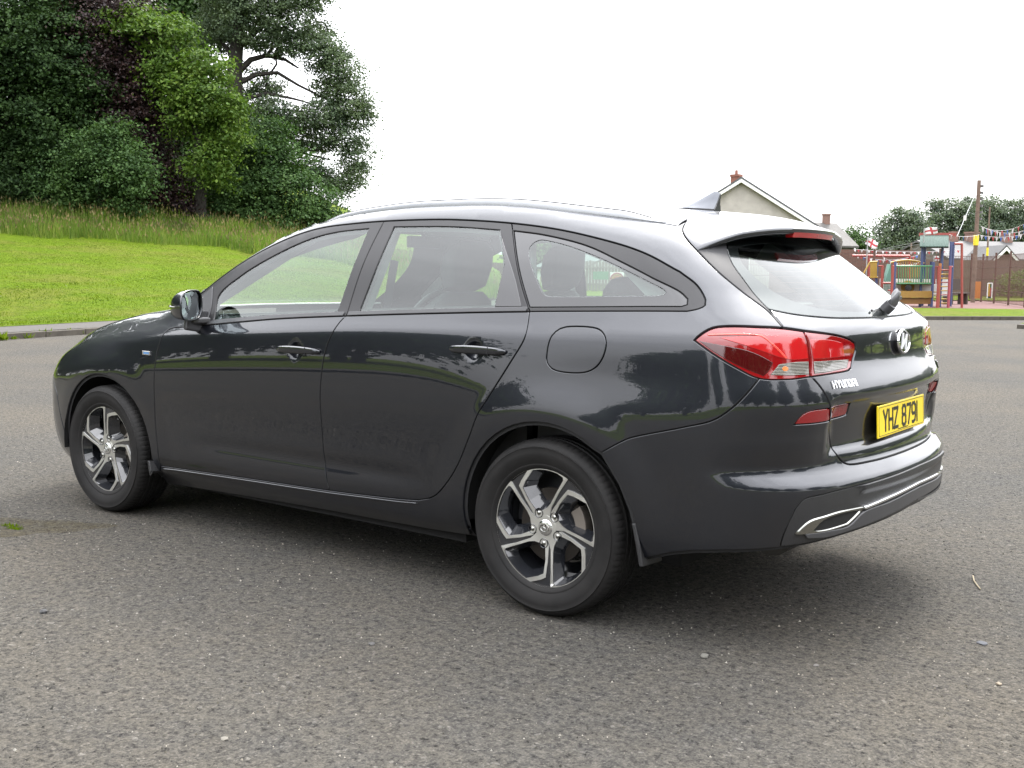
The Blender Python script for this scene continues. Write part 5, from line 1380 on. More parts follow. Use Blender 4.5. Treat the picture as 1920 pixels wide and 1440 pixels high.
# weeds along the kerb foot
def weed(r, d, s, label):
    s *= .55; root = tag(empty('weed', tuple(W(r, d, 0))), label, 'weed', 'weeds at the foot of the kerb'); n = int(26*s)+12
    a = RNG.uniform(0, 6.28, n); L = RNG.uniform(.05, .15, n)*s; el = RNG.uniform(.2, 1.3, n); V = []; F = []
    for i in range(n):
        t = Vector((math.cos(a[i])*math.cos(el[i]), math.sin(a[i])*math.cos(el[i]), math.sin(el[i])))*L[i]; b = Vector((-math.sin(a[i]), math.cos(a[i]), 0))*.016*s
        o0 = Vector((random.uniform(-.06, .06)*s, random.uniform(-.06, .06)*s, 0)); k = len(V); V += [o0, o0+t*.6+b, o0+t, o0+t*.6-b]; F.append((k, k+1, k+2, k+3))
    mesh_obj('leaves', [tuple(v) for v in V], F, BLADE, root)
for px, py, s, lb in ((6, 638, 2.2, 'broad leafy weed at the kerb foot, leftmost of the row'), (28, 636, 1.2, 'small weed at the kerb foot next to the leftmost large one'), (54, 634, 1.5, 'low weed at the kerb foot before the tallest sprig'), (81, 631, 2.4, 'tall bright sprig at the kerb foot in the middle of the row'), (98, 630, 1.0, 'tiny weed just right of the tallest sprig'), (127, 628, 1.9, 'upright weed at the kerb foot second nearest the car bonnet'), (154, 627, 1.3, 'small weed at the kerb foot nearest the car bonnet')):
    v = PT(px, py, 1); dirz = (v-_C); t = -_C.z/dirz.z; p = _C+dirz*t; r_, d_ = rd(p.x, p.y); weed(float(r_), float(d_)-.04, s, lb)

# ---------------------------------------------------------------- trees
def leaf_cloud(lobes, dens, size, fill=.25, droop=.25, clump=1.0):
    """lobes: (x,y,z,rx,ry,rz); returns quads"""
    PP = []; NN = []
    for (x, y, z, rx, ry, rz) in lobes:
        area = (rx*ry+ry*rz+rx*rz)*4.19; nc = max(10, int(area/(clump*clump)*2.4))
        u = RNG.normal(size=(nc, 3)); u /= np.linalg.norm(u, axis=1, keepdims=True)
        rad = np.where(RNG.random(nc) < fill, RNG.uniform(.2, .8, nc), RNG.uniform(.82, 1.06, nc))
        cc = u*rad[:, None]*[rx, ry, rz]+[x, y, z]
        npl = max(6, int(dens*2.3*clump*clump)); cs = clump*RNG.uniform(.45, 1.0, nc)
        q = RNG.normal(size=(nc, npl, 3))*[.56, .56, .24]*cs[:, None, None]
        q[..., 2] -= droop*(q[..., 0]**2+q[..., 1]**2)/cs[:, None]
        P = cc[:, None]+q; N = np.repeat(u[:, None], npl, 1)*.5+[0, 0, .65]+RNG.normal(size=(nc, npl, 3))*.55
        PP.append(P.reshape(-1, 3)); NN.append(N.reshape(-1, 3))
    P = np.concatenate(PP); N = np.concatenate(NN); N /= np.linalg.norm(N, axis=1, keepdims=True)
    t = np.cross(N, RNG.normal(size=N.shape)); t /= np.linalg.norm(t, axis=1, keepdims=True); b = np.cross(N, t)
    s = size*RNG.uniform(.6, 1.25, len(P))[:, None]
    V = np.stack([P-t*s*.5, P+b*s*.34, P+t*s*.55-N*s*.12, P-b*s*.34], 1)
    return V.reshape(-1, 3), np.arange(len(P))[:, None]*4+np.array([[0, 1, 2, 3]])
def limb(m, a, b, r0, r1, wob=.08, n=6):
    a = Vector(a); b = Vector(b); L = (b-a).length; pts = []
    for k in range(n+1):
        t = k/n; p = a.lerp(b, t)+Vector((random.uniform(-1, 1), random.uniform(-1, 1), random.uniform(-.5, .5)))*L*wob*math.sin(math.pi*t); pts.append(p)
    m.tube(pts, [r0+(r1-r0)*k/n for k in range(n+1)], 7)
def tree(name, label, cat, base, lobes, mat, dens=26, size=.20, trunk_r=.35, group=None, fill=.25, limbs=True, clump=1.0, droop=.25, extra=None):
    base = Vector(base); root = tag(empty(name, tuple(base)), label, cat, group)
    L = [(x-base.x, y-base.y, z-base.z, rx, ry, rz) for x, y, z, rx, ry, rz in lobes]
    V, F = leaf_cloud(L, dens*(.42 if size > .35 else 1), size*(.72 if size < .3 else 1), fill, droop, clump)
    mesh_obj('crown', V, F, mat, root)
    m = MB(); top = max(l[2] for l in L); cxy = Vector((np.mean([l[0] for l in L]), np.mean([l[1] for l in L]), 0))
    fork = Vector((cxy.x*.25, cxy.y*.25, top*.35)); limb(m, (0, 0, -.5), fork, trunk_r, trunk_r*.7, .03); limb(m, fork, (cxy.x*.8, cxy.y*.8, top*.80), trunk_r*.65, .06, .05, 8)
    if limbs:
        for l in L[:16]:
            t = random.uniform(.2, .7); s0 = fork.lerp(Vector((cxy.x*.8, cxy.y*.8, top*.95)), t if l[2] > fork.z else 0)
            limb(m, s0, (l[0], l[1], l[2]-l[5]*.2), trunk_r*.32, .04, .08, 6)
    if extra: extra(m, base)
    m.build('trunk', BARK, root, True); return root
def lobes_px(specs, d):
    o = []
    for px, py, rx, ry, dd in specs:
        D = d+dd; p = PT(px, py, D); k = D/2052.8; o.append((p.x, p.y, p.z, rx*k, rx*k*1.0, ry*k))
    return o
def ground_at(px, d):
    p = PT(px, 500, d); r_, d_ = rd(p.x, p.y); return Vector((p.x, p.y, float(lawn_h(np.array(r_), np.array(d_)))))
WG = 'trees of the wood behind the lawn'
tree('broadleaf_tree', 'tall dark green tree filling the top left corner of the photo', 'tree', ground_at(30, 56), lobes_px([(20,60,95,80,0),(110,110,80,90,0),(30,200,100,90,0),(120,250,70,90,-1),(-60,120,90,120,1),(70,-60,110,90,2),(160,40,60,70,2),(40,320,90,60,0),(-60,300,80,90,0),(150,180,50,60,-1)], 56), L_DARK, 30, .26, .5, WG)
tree('holly_bush', 'rounded mid green bush at the wood edge left of the copper beech', 'bush', ground_at(190, 53), lobes_px([(190,300,62,70,0),(240,340,45,55,-1),(150,350,55,45,0),(215,250,38,35,0),(110,330,45,60,.5),(255,300,28,30,-1)], 53), L_MID, 32, .21, .2, WG)
tree('undergrowth_bush', 'low dark bush in the shade at the far left edge of the wood', 'bush', ground_at(40, 54), lobes_px([(10,350,60,40,0),(70,360,50,32,0),(-50,350,50,50,0),(110,372,35,24,0)], 54), L_DARK, 30, .2, .15, WG)
tree('copper_beech', 'copper beech with dark purple-brown leaves hanging to the ground', 'tree', ground_at(300, 57), lobes_px([(170,60,70,80,0),(215,150,75,70,-.5),(250,230,70,60,-.5),(265,300,60,60,-1),(310,350,50,50,-1.5),(335,385,34,32,-2),(210,10,70,60,0),(270,90,55,60,0),(225,340,60,50,0),(290,180,60,50,0)], 57), L_COPPER, 32, .22, .45, WG)
tree('maple_tree', 'bright yellow-green maple with layered foliage right of the copper beech', 'tree', ground_at(380, 55), lobes_px([(385,130,48,38,0),(345,160,45,40,0),(400,190,50,45,-.5),(420,240,38,45,-.5),(385,290,34,38,-1),(400,330,24,22,-1),(320,120,45,30,.5),(300,60,60,30,1),(250,40,50,28,1),(360,215,45,40,0)], 55), L_BRIGHT, 30, .25, .35, WG)
tree('broadleaf_tree', 'dark green tree with low sweeping boughs between the maple and the tall sycamore', 'tree', ground_at(500, 58), lobes_px([(395,405,34,34,-2),(350,420,24,18,-2),(440,300,55,60,0),(500,270,55,50,0),(470,370,60,45,-1),(540,350,55,45,-1),(580,390,45,35,-1),(430,400,50,35,-1),(500,415,60,25,-1.5),(610,370,28,25,-.5),(420,350,40,50,0),(530,300,40,40,0),(480,320,60,50,1),(600,405,35,20,-1)], 58), L_MID, 30, .23, .4, WG)
def syc_limbs(m, base):
    P = lambda px, py, dd=0: PT(px, py, 62+dd)-base
    m.tube([P(438,420), P(440,330), P(441,220), P(440,130), P(446,60), P(460,-40)], [.62,.56,.48,.42,.34,.2], 9)
    for pts, r in (([(442,140),(470,112),(500,104),(535,112),(560,128)], .20), ([(440,160),(480,140),(520,136),(560,160),(620,190)], .16), ([(441,110),(425,90),(412,74),(390,40)], .16), ([(443,190),(500,175),(550,185),(590,196)], .13),
                   ([(441,250),(500,262),(560,285),(620,300)], .14), ([(443,90),(480,60),(520,30),(560,0)], .17), ([(500,104),(520,80),(560,70),(610,60)], .09), ([(560,285),(600,280),(640,260)], .07)):
        n = len(pts); m.tube([P(*p, .5*i/n) for i, p in enumerate(pts)], [r*(1-.75*i/(n-1)) for i in range(n)], 6)
tree('sycamore_tree', 'tall spreading sycamore with visible limbs and sky gaps, rightmost of the wood', 'tree', ground_at(440, 62), lobes_px(
 [(470,40,70,45,0),(540,30,60,42,0),(560,-40,70,50,0),(440,-40,80,60,0),(520,84,42,20,.5),(600,95,48,34,0),(590,70,35,30,1),(640,130,40,34,0),(655,185,40,32,0),(625,165,34,26,1),(610,215,45,28,0),(665,215,34,30,0),(640,260,40,24,0),(670,290,30,24,0),(655,325,32,22,0),(600,262,34,20,1),(590,315,32,22,0),(640,350,26,16,0),(560,222,38,22,0),(520,205,42,20,0),(500,240,45,30,0),(470,200,30,40,1),(400,60,45,40,1),(425,140,18,20,.5),(505,160,34,14,1),(560,330,34,26,1),(545,255,40,26,1),(610,340,30,18,0),(480,132,18,7,1)], 62), L_GREY_HAZED, 36, .20, .1, WG, fill=.2, limbs=False, clump=.75, extra=syc_limbs)
tree('background_tree', 'mid green treetop behind the maple and the copper beech', 'tree', ground_at(330, 68), lobes_px([(330,20,80,60,0),(250,-20,90,60,0),(400,20,50,50,0),(180,60,80,60,0),(300,100,80,60,0),(400,250,80,80,0),(200,200,100,100,0),(330,320,100,70,0),(90,100,100,100,2),(60,280,100,90,2)], 68), L_MID, 22, .30, .4, WG)
# far trees beyond the playground
FG = 'trees beyond the playground'
tree('broadleaf_tree', 'round dark tree left of the green play tower roof', 'tree', PT(1690, 470, 98), lobes_px([(1690,415,34,26,0),(1668,432,26,30,0),(1712,435,28,28,0),(1690,455,40,24,0),(1650,452,16,18,0),(1700,400,22,14,0),(1728,445,22,24,0)], 98), L_FAR_HAZED, 16, .29, .4, FG, clump=1.1)
tree('broadleaf_tree', 'wide far tree behind the play tower and its flag', 'tree', PT(1790, 470, 104), lobes_px([(1760,400,28,22,0),(1795,392,30,24,0),(1775,425,36,30,0),(1810,420,28,30,0),(1745,445,30,25,0),(1790,455,50,22,0),(1755,382,12,10,0)], 104), L_FAR_HAZED, 16, .29, .4, FG, clump=1.1)
tree('broadleaf_tree', 'tall far tree behind the wooden utility pole', 'tree', PT(1860, 470, 108), lobes_px([(1850,385,28,22,0),(1872,400,34,28,0),(1838,410,26,28,0),(1862,432,44,26,0),(1830,440,24,26,0)], 108), L_FAR_HAZED, 16, .29, .4, FG, clump=1.1)
tree('broadleaf_tree', 'far tree at the right edge of the photo', 'tree', PT(1920, 470, 108), lobes_px([(1905,398,26,24,0),(1935,400,40,30,0),(1905,425,32,28,0),(1945,440,40,30,0)], 108), L_FAR_HAZED, 16, .29, .4, FG, clump=1.1)
tree('conifer_bush', 'small dense green tree between the old chimney house and the playground', 'tree', PT(1612, 470, 84), lobes_px([(1605,430,12,14,0),(1612,448,18,18,0),(1628,456,14,14,0),(1598,458,14,18,0)], 84), L_MID, 20, .26, .2, FG, clump=.9)
tree('background_tree', 'tree seen through the quarter window above the board fence', 'tree', PT(1110, 500, 84), lobes_px([(1060,470,60,30,0),(1130,478,60,26,0),(1000,480,50,26,0),(1190,485,50,22,0)], 84), L_MID, 16, .32, .3, FG, clump=1.2)
tree('background_tree', 'low tree beside the white cottage far behind the car', 'tree', PT(860, 497, 96), lobes_px([(850,492,36,10,0),(800,494,40,9,0),(905,488,30,12,0)], 96), L_MID, 16, .3, .2, FG, clump=1.)
# trees round the car park that only show as reflections in the car
BG = 'trees round the car park behind the photographer'
def copy_tree(src, loc, rz, sc, label):
    r = src.copy(); COL.objects.link(r); r.location = loc; r.rotation_euler = (0, 0, rz); r.scale = (sc, sc, sc); r['label'] = label; r['group'] = BG
    for ch in list(src.children):
        c = ch.copy(); COL.objects.link(c); c.parent = r
proto = tree('broadleaf_tree', 'dark tree behind the photographer nearest the car bonnet', 'tree', (34, 22, 0), [(34+a, 22+b, c, q, q, q*.8) for a, b, c, q in ((0,0,9,4),(3,1,7,3.2),(-3,-1,7,3.2),(1,-3,6,3),(-1,3,6,3),(0,0,4.5,3.6),(2,2,11,2.4))], L_DARK, 9, .5, .4, BG, clump=1.6)
for (x, y, rz, sc) in ((54,-13,2.5,1.5),(47,-1,1,1.9),(52,4,2,2.0),(50,10,3,1.9),(44,12,4,1.4),(35,27,2.1,1.15),(40,22,.8,1.1),(26,26,1.9,.8),(44,34,5,1.3),(33,20,3.6,.95),(12,37,.4,.62),(18,42,1.3,.55),(30,29,1,1.0),(41,15,2,1.15),(46,28,.5,1.2),(50,8,4,1.1),(4,42,2.2,.62),(-9,38,5,1.0),(-16,34,1.5,1.15),(-24,28,3.3,1.1),(-31,20,.7,1.15),(-34,8,2.6,1.1),(-30,-8,4,1.0),(-23,-19,1,.42),(-17,-24,3,.38),(-13,-28,5,.40),(-9,-31,2,.36),(-20,-30,4.4,.5),(-5,-34,2.6,.36),(-15,-33,.6,.45),(-11,-25,.9,.34),(-15,-22,2,.40),(-19,-26,5,.46),(-7,-29,1.2,.33),(-21,-22,3,.45),(-24,-13,1,.5),(-12,-31,4,.42),(-26,-25,2,.6),(-3,-31,3.3,.30),(-17,-29,1.7,.48),(-9,-27,5.5,.30)):
    copy_tree(proto, (x, y, 0), rz, sc, 'dark tree round the car park seen only mirrored in the car paint')

# ---------------------------------------------------------------- houses
ROUGH = plain('roughcast_render', (.36, .335, .31), .95, vary=.14, bump=.6, scale=2.5)
OLDST = plain('old_grey_render', (.12, .11, .10), .95, vary=.2, bump=.6, scale=2)
WHITEP = plain('white_paint', (.62, .62, .60), .5, vary=.04)
BRICKR = plain('chimney_brick', (.20, .085, .060), .9, vary=.25, scale=6)
def slate_mat(name, c0, c1, c2, sc=1.):
    M = NM(name); M.set(Roughness=.7); b = M.n('ShaderNodeTexBrick'); b.inputs['Scale'].default_value = 1
    b.inputs['Color1'].default_value = (*c0, 1); b.inputs['Color2'].default_value = (*c1, 1); b.inputs['Mortar'].default_value = (*c2, 1)
    b.inputs['Mortar Size'].default_value = .012; b.inputs['Brick Width'].default_value = .35*sc; b.inputs['Row Height'].default_value = .22*sc
    M.l(M.n('ShaderNodeTexCoord').outputs['UV'] if False else M.obj(), b.inputs['Vector']); M.col(M.mix(.5, b.outputs[0], M.ramp(M.noise(1.5, 5), [(.3, c0), (.7, c1)]))); M.bump(b.outputs[1], .4, .02); return M.m
TILE = slate_mat('grey_roof_tiles', (.055, .058, .060), (.075, .078, .082), (.035, .035, .035))
OLDSL = slate_mat('old_brown_slates', (.055, .052, .048), (.080, .074, .068), (.035, .034, .032))
SLATE = slate_mat('blue_grey_slates', (.042, .042, .044), (.058, .056, .056), (.028, .028, .028))
def house(label, A, B, depth, eave, ridge, wall, roof, over=.25, gable_first=True, chim=(), windows=(), verge=True, name='house'):
    """A-B: foot of the gable wall facing the camera (world points); the house runs back by `depth`; ridge across the middle of the gable"""
    A = Vector(A); B = Vector(B); u = (B-A).normalized(); wd = (B-A).length; v = Vector((-u.y, u.x, 0)); 
    if v.dot(_Dh) < 0: v = -v
    root = tag(empty(name, tuple(A)), label, 'house'); Z = Vector((0, 0, 1)); O = Vector((0, 0, 0))
    m = MB(); P = [O-Z*1.0, O+u*wd-Z*1.0, O+u*wd+Z*eave, O+u*wd/2+Z*ridge, O+Z*eave]; m.prism(P, v*depth); w_ = m.build('wall', wall, root)
    m = MB(); sl = Vector((0, 0, 1)); k = (ridge-eave)/(wd/2)
    for s in (0, 1):
        e = O+u*(-over if s == 0 else wd+over)+Z*(eave-k*over+.04); c = O+u*wd/2+Z*(ridge+.04)
        m.prism([e-v*over, c-v*over, c-v*over+Z*.13, e-v*over+Z*.13], v*(depth+2*over))
    rf = m.build('roof', roof, root)
    if verge:
        m = MB()
        for s in (0, 1):
            e = O+u*(-over if s == 0 else wd+over)+Z*(eave-k*over-.02)-v*(over+.05); c = O+u*wd/2+Z*(ridge-.02)-v*(over+.05)
            m.prism([e-Z*.12, c-Z*.14, c+Z*.06, e+Z*.06], v*.05)
        m.build('bargeboard', WHITEP, root)
    for (t, b, w2, h2, pots, mt) in chim:
        m = MB(); c = O+u*wd*t+v*b; zb = ridge-abs(t-.5)*wd*k-.5; m.box(c+Z*(zb+h2/2), (w2, w2*.9, h2+.0), None); m.box(c+Z*(zb+h2+.04), (w2*1.15, w2*1.05, .14)); ch = m.build('chimney', mt, rf)
        for q in range(pots):
            m = MB(); c2 = c+u*((q-(pots-1)/2)*.35); m.tube([c2+Z*(zb+h2+.08), c2+Z*(zb+h2+.36)], [.10, .085], 8); m.build('chimney_pot', BRICKR, ch, True)
    for (t, z, w2, h2) in windows:
        m = MB(); m.box(O+u*wd*t-v*.01+Z*z, (w2+.12, .06, h2+.12), Matrix((u, v, Z)).transposed()); f = m.build('window', WHITEP, root)
        m = MB(); m.box(O+u*wd*t-v*.045+Z*z, (w2, .02, h2), Matrix((u, v, Z)).transposed()); m.build('pane', plain('dark_pane', (.03, .035, .04), .1), f)
    return root
def on_ground(px, d, z=0): p = PT(px, 500, d); return Vector((p.x, p.y, z))
house('pale roughcast gable house with white bargeboards and brick chimney behind the car', on_ground(1216, 65, .8), on_ground(1560, 62.8, .8), 9, 2.55, 5.85, ROUGH, TILE, chim=((.47, 1.2, .50, 1.00, 1, BRICKR),), windows=((.5, 1.2, 1.1, 1.1),))
# long slate roof running across, right
def terrace(label, pxa, pxb, d, eave_z, ridge_z, deep, wall, roof, chim, name='terrace_house'):
    A = on_ground(pxa, d, 0); B = on_ground(pxb, d+2, 0); u = (B-A).normalized(); L = (B-A).length; v = Vector((-u.y, u.x, 0)); v = v if v.dot(_Dh) > 0 else -v; Z = Vector((0, 0, 1)); O = Vector()
    root = tag(empty(name, tuple(A)), label, 'house'); m = MB(); m.prism([O+Z*-.5, v*deep+Z*-.5, v*deep+Z*eave_z, v*deep/2+Z*ridge_z, O+Z*eave_z], u*L); m.build('wall', wall, root)
    m = MB()
    for a, b in ((-.3, deep/2), (deep+.3, deep/2)):
        m.prism([v*a+Z*(eave_z+.0)-u*.2, v*b+Z*(ridge_z+.03)-u*.2, v*b+Z*(ridge_z+.16)-u*.2, v*a+Z*(eave_z+.13)-u*.2], u*(L+.4))
    rf = m.build('roof', roof, root)
    for t, w2, h2 in chim:
        m = MB(); c = u*L*t+v*deep/2; m.box(c+Z*(ridge_z+h2/2-.2), (w2, w2*.8, h2), Matrix((u, v, Z)).transposed()); m.box(c+Z*(ridge_z+h2-.16), (w2*1.12, w2*.95, .12), Matrix((u, v, Z)).transposed()); m.build('chimney', plain('old_brick', (.17, .10, .08), .9, vary=.2), rf)
    return root
terrace('long slate-roofed terrace with brick chimneys behind the playground fence', 1778, 1990, 74, 2.35, 3.62, 7, OLDST, SLATE, ((.31, .5, .9), (.475, .75, .9), (.8, .6, .8)))
terrace('old low grey stone house with one chimney at its right end beyond the tailgate', 1478, 1600, 80, 3.3, 5.05, 5, OLDST, OLDSL, ((.87, .46, .95),), 'house')
house('small gabled extension with white bargeboards in front of the slate terrace', on_ground(1838, 68, 0), on_ground(1926, 68, 0), 4, 1.55, 3.05, plain('brown_roughcast', (.105, .082, .065), .95, bump=.5, scale=3), SLATE)
house('white cottage with a dark roof seen small through the rear door window', on_ground(888, 95, 1.0), on_ground(930, 98, 1.0), 9, 1.1, 2.1, WHITEP, plain('red_brown_roof', (.17, .09, .07), .8), verge=True)
house('pale bungalow gable seen through the quarter window', on_ground(1100, 70, .6), on_ground(1240, 72, .6), 8, .95, 2.15, WHITEP, TILE)

# ---------------------------------------------------------------- fences
BROWN = plain('brown_fence_paint', (.085, .042, .030), .6, vary=.12)
WIRE = plain('brown_mesh_wire', (.10, .052, .038), .6)
def mesh_fence(label, pts, z0, h, post_gap, wire_gap=.10, rails=4, posth=.1, mat=BROWN, wm=WIRE, wt=.007):
    P = [W(r, d, 0) for r, d in pts]; root = tag(empty('mesh_fence', tuple(P[0]+Vector((0, 0, z0)))), label, 'fence'); O = P[0]; Z = Vector((0, 0, 1)); pm = None
    mw = MB()
    for a, b in zip(P[:-1], P[1:]):
        D = b-a; L = D.length; u = D/L; n = max(1, round(L/post_gap))
        for i in range(n+1):
            c = a-O+D*i/n
            if pm is None:
                m = MB(); m.box((0, 0, (h+posth)/2), (.07, .07, h+posth)); m.box((0, 0, h+posth+.01), (.085, .085, .02)); o = m.build('post', mat, root); pm = o.data
            else: o = bpy.data.objects.new('post', pm); COL.objects.link(o); o.parent = root
            o.location = c; o.rotation_euler = (0, 0, math.atan2(u.y, u.x))
        for k in range(int(L/wire_gap)): c = a-O+u*(k+.5)*wire_gap; mw.bar(c+Z*.04, c+Z*h, wt, wt)
        for k in range(rails+1): z = .06+(h-.08)*k/rails; mw.bar(a-O+Z*z+Vector((0, 0, 0)), b-O+Z*z, wt*1.6, wt*1.6)
    tag(mw.build('mesh_wires', wm, root), kind='stuff'); return root
mesh_fence('tall brown mesh fence on the right of the playground running back to the slate roofs', [(18.6, 38.7), (19.15, 41.1), (21.7, 52.2)], .12, 2.02, 2.62, wire_gap=.11, wt=.010)
mesh_fence('tall brown mesh fence closing the back of the playground behind the tower', [(21.7, 52.2), (15.5, 52.0), (8.0, 52)], .12, 2.10, 2.5, wire_gap=.075, wt=.014)
mesh_fence('brown mesh fence across the front of the playground left of the tower', [(11.6, 45), (14.8, 45.2)], .12, 2.05, 2.4)
# solid board fence seen through the windows
def board_fence(label, a, b, z, h, mat, bw=.15):
    A = W(*a); B = W(*b); D = B-A; n = int(D.length/bw); u = D.normalized(); root = tag(empty('board_fence', tuple(A+Vector((0, 0, z)))), label, 'fence'); me = None
    for i in range(n):
        if me is None: m = MB(); m.box((0, 0, h/2), (bw-.02, .025, h)); o = m.build('board', mat, root); me = o.data
        else: o = bpy.data.objects.new('board', me); COL.objects.link(o); o.parent = root
        o.location = u*bw*i+Vector((0, 0, random.uniform(-.02, .02))); o.rotation_euler = (0, 0, math.atan2(u.y, u.x)+random.uniform(-.02, .02))
    m = MB()
    for q in (.35, h-.35): m.bar(Vector((0, .03, q)), D+Vector((0, .03, q)), .05, .08)
    m.build('rail', mat, root)
board_fence('weathered board fence seen through the quarter window behind the toys', (2.2, 58), (10.5, 56), .3, 1.55, plain('weathered_boards', (.14, .125, .10), .9, vary=.25, scale=8), .17)
board_fence('dark brown board fence far off through the rear door window', (-3.9, 82), (1.0, 80), 1.0, .9, plain('brown_boards', (.085, .050, .036), .9, vary=.25), .20)
# brick boundary wall behind the left half of the playground
m = MB(); A = W(12.6, 54); B = W(19.6, 54); m.prism([Vector((0, 0, 0)), B-A, B-A+Vector((0, 0, 2.5)), Vector((0, 0, 2.5))], _Dh*.25)
def brickm():
    M = NM('old_brick_wall'); b = M.n('ShaderNodeTexBrick'); b.inputs['Scale'].default_value = 1; b.inputs['Brick Width'].default_value = .22; b.inputs['Row Height'].default_value = .075; b.inputs['Mortar Size'].default_value = .008
    b.inputs['Color1'].default_value = (.13, .055, .040, 1); b.inputs['Color2'].default_value = (.085, .042, .034, 1); b.inputs['Mortar'].default_value = (.11, .095, .08, 1)
    r = M.n('ShaderNodeMapping'); r.inputs['Rotation'].default_value = (math.pi/2, 0, 0); M.l(M.obj(), r.inputs[0]); M.l(r.outputs[0], b.inputs['Vector']); M.col(b.outputs[0]); M.set(Roughness=.95); return M.m
w_ = m.build('brick_wall', brickm()); w_.location = A; tag(w_, 'old reddish brick wall behind the left side of the playground', 'wall')
m = MB(); A = W(19.3, 57); m.prism([Vector((0, 0, 0)), W(34, 56)-A, W(34, 56)-A+Vector((0, 0, 2.1)), Vector((0, 0, 2.1))], _Dh*.25)
w_ = m.build('rendered_wall', plain('brown_render_wall', (.105, .075, .058), .95, vary=.12, bump=.3, scale=2)); w_.location = A; tag(w_, 'plain brown garden wall behind the right-hand mesh fence', 'wall')
tree('hedge_shrub', 'yellow-green shrub spilling over the brown wall inside the right-hand fence', 'bush', W(25.3, 55, .2), [(*W(24.9+i*.8, 55, .95+.2*math.sin(i*2)), .7, .6, .55) for i in range(4)], L_BRIGHT, 40, .16, .05, clump=.5)

# ---------------------------------------------------------------- playground
def pc(name, c, rough=.45): return plain(name, c, rough, vary=.10)
PBLUE = pc('blue_play_paint', (.05, .065, .15)); PRED = pc('red_play_paint', (.24, .050, .042)); PPINK = pc('pink_red_play_paint', (.28, .060, .075)); PYEL = pc('yellow_play_paint', (.32, .20, .035)); PGREEN = pc('green_play_paint', (.05, .17, .075))
PDGREEN = pc('dark_green_plastic', (.030, .11, .075)); PORANGE = pc('orange_play_paint', (.32, .12, .035)); PWOOD = pc('orange_stained_panel', (.25, .145, .035)); PWOOD2 = pc('brown_stained_panel', (.17, .085, .025)); ROOFG = pc('green_roof_sheet', (.034, .066, .054), .8); PWHITE = pc('white_panel', (.55, .55, .53))
DP = 39.8
play = tag(empty('play_tower', tuple(PT(1735, 580, DP))), 'colourful climbing frame with a green roofed tower, bridge rails and ladder', 'climbing frame')
O = Vector(play.location); O.z = .12; play.location = O
def q(px, py, dd=0.): return PT(px, py, DP+dd)-O
def Pz(px, py, dd=0.): p = q(px, py, dd); return p
def zoomed(x, y): return 1640+x/8, 420+y/8
def zq(x, y, dd=0.): return q(*zoomed(x, y), dd)
def down(p): return Vector((p.x, p.y, -.02))
def post(name, x, y0, mat, dd=0., y1=None, r=.055):
    a = zq(x, y0, dd); b = down(a) if y1 is None else zq(x, y1, dd); b.x, b.y = (a.x, a.y) if y1 is None else (b.x, b.y); m = MB(); m.tube([a, b], r, 8); return m.build(name, mat, play, True)
for x, y0, mat, dd in ((310,560,PBLUE,0),(885,570,PBLUE,0),(850,565,PBLUE,1.6),(720,345,PBLUE,.2),(755,345,PBLUE,1.7),(1020,345,PBLUE,.2),(1150,270,PBLUE,0),(1185,270,PBLUE,1.5),(275,620,PRED,-.3),(120,620,PRED,.2),(1135,630,PPINK,-.6),(970,630,PRED,-.6),(40,560,PBLUE,.8),(990,370,BROWN,2.2)):
    post('post', x, y0, mat, dd, r=.05)
post('ladder_stile', 985, 590, PORANGE, -.5, r=.05)
# roof: two sloping sheets with scalloped lower edge, red ridge
m = MB()
for s in (-1, 1):
    N = 18; V = []
    for k in range(N*2+1):
        x = 680+(1110-680)*k/(N*2); top = zq(x, 172, .9); e = zq(x, 340+(10 if k % 2 else 0), .9+s*1.0 if s < 0 else 1.9); 
        if s > 0: e.z = zq(x, 340, -.1).z-.0
        V += [top, e, e+Vector((0, 0, .03)), top+Vector((0, 0, .03))]
    m.add(V, [(4*k+i, 4*k+(i+1) % 4, 4*k+4+(i+1) % 4, 4*k+4+i) for k in range(N*2) for i in range(4)]+[(0, 1, 2, 3), tuple(8*N+i for i in range(4))])
rf = m.build('roof', ROOFG, play)
m = MB(); m.prism([zq(684, 176, .9), zq(674, 345, -.05), zq(684, 345, 1.9)], (zq(700, 176, .9)-zq(684, 176, .9))*.1); m.build('roof_gable', PDGREEN, rf)
m = MB(); m.bar(zq(672, 158, .9), zq(1215, 158, .9), .10, .12); m.build('ridge_board', PRED, rf)
# bridge: green railing panel, yellow arch behind
m = MB(); m.tube([zq(325, 633), zq(880, 633)], .03, 8); m.tube([zq(325, 893), zq(880, 893)], .03, 8); gp = m.build('bridge_rail', PGREEN, play, True)
for k in range(14): m = MB(); x = 358+k*37.3; m.tube([zq(x, 633), zq(x, 893)], .017, 6); m.build('baluster', PGREEN, play, True)
m = MB(); pts = [zq(x, 545+40*((x-480)/250)**2, 1.6) for x in np.linspace(245, 740, 15)]; m.tube(pts, .035, 8); m.build('arch_rail', PYEL, play, True)
for k in range(12): m = MB(); x = 320+k*36; m.tube([zq(x, 548+40*((x-480)/250)**2, 1.6), zq(x, 800, 1.6)], .015, 6); m.build('baluster', PYEL, play, True)
m = MB(); m.prism([zq(325, 895), zq(880, 895), zq(880, 900, 1.7), zq(325, 900, 1.7)], (0, 0, .05)); m.build('deck', PWOOD2, play)
m = MB(); m.box(zq(590, 950, .9), (2.55, .03, .62), Matrix((_Rh, _Dh, Vector((0, 0, 1)))).transposed()); wpn = m.build('white_panel', PWHITE, play)
m = MB(); m.tube([zq(495, 945, .82), zq(495, 945, .78)], .24, 20); m.build('yellow_disc', PYEL, play); m = MB(); m.tube([zq(505, 960, .78), zq(505, 960, .74)], .12, 16); m.build('black_disc', BLACKG, play)
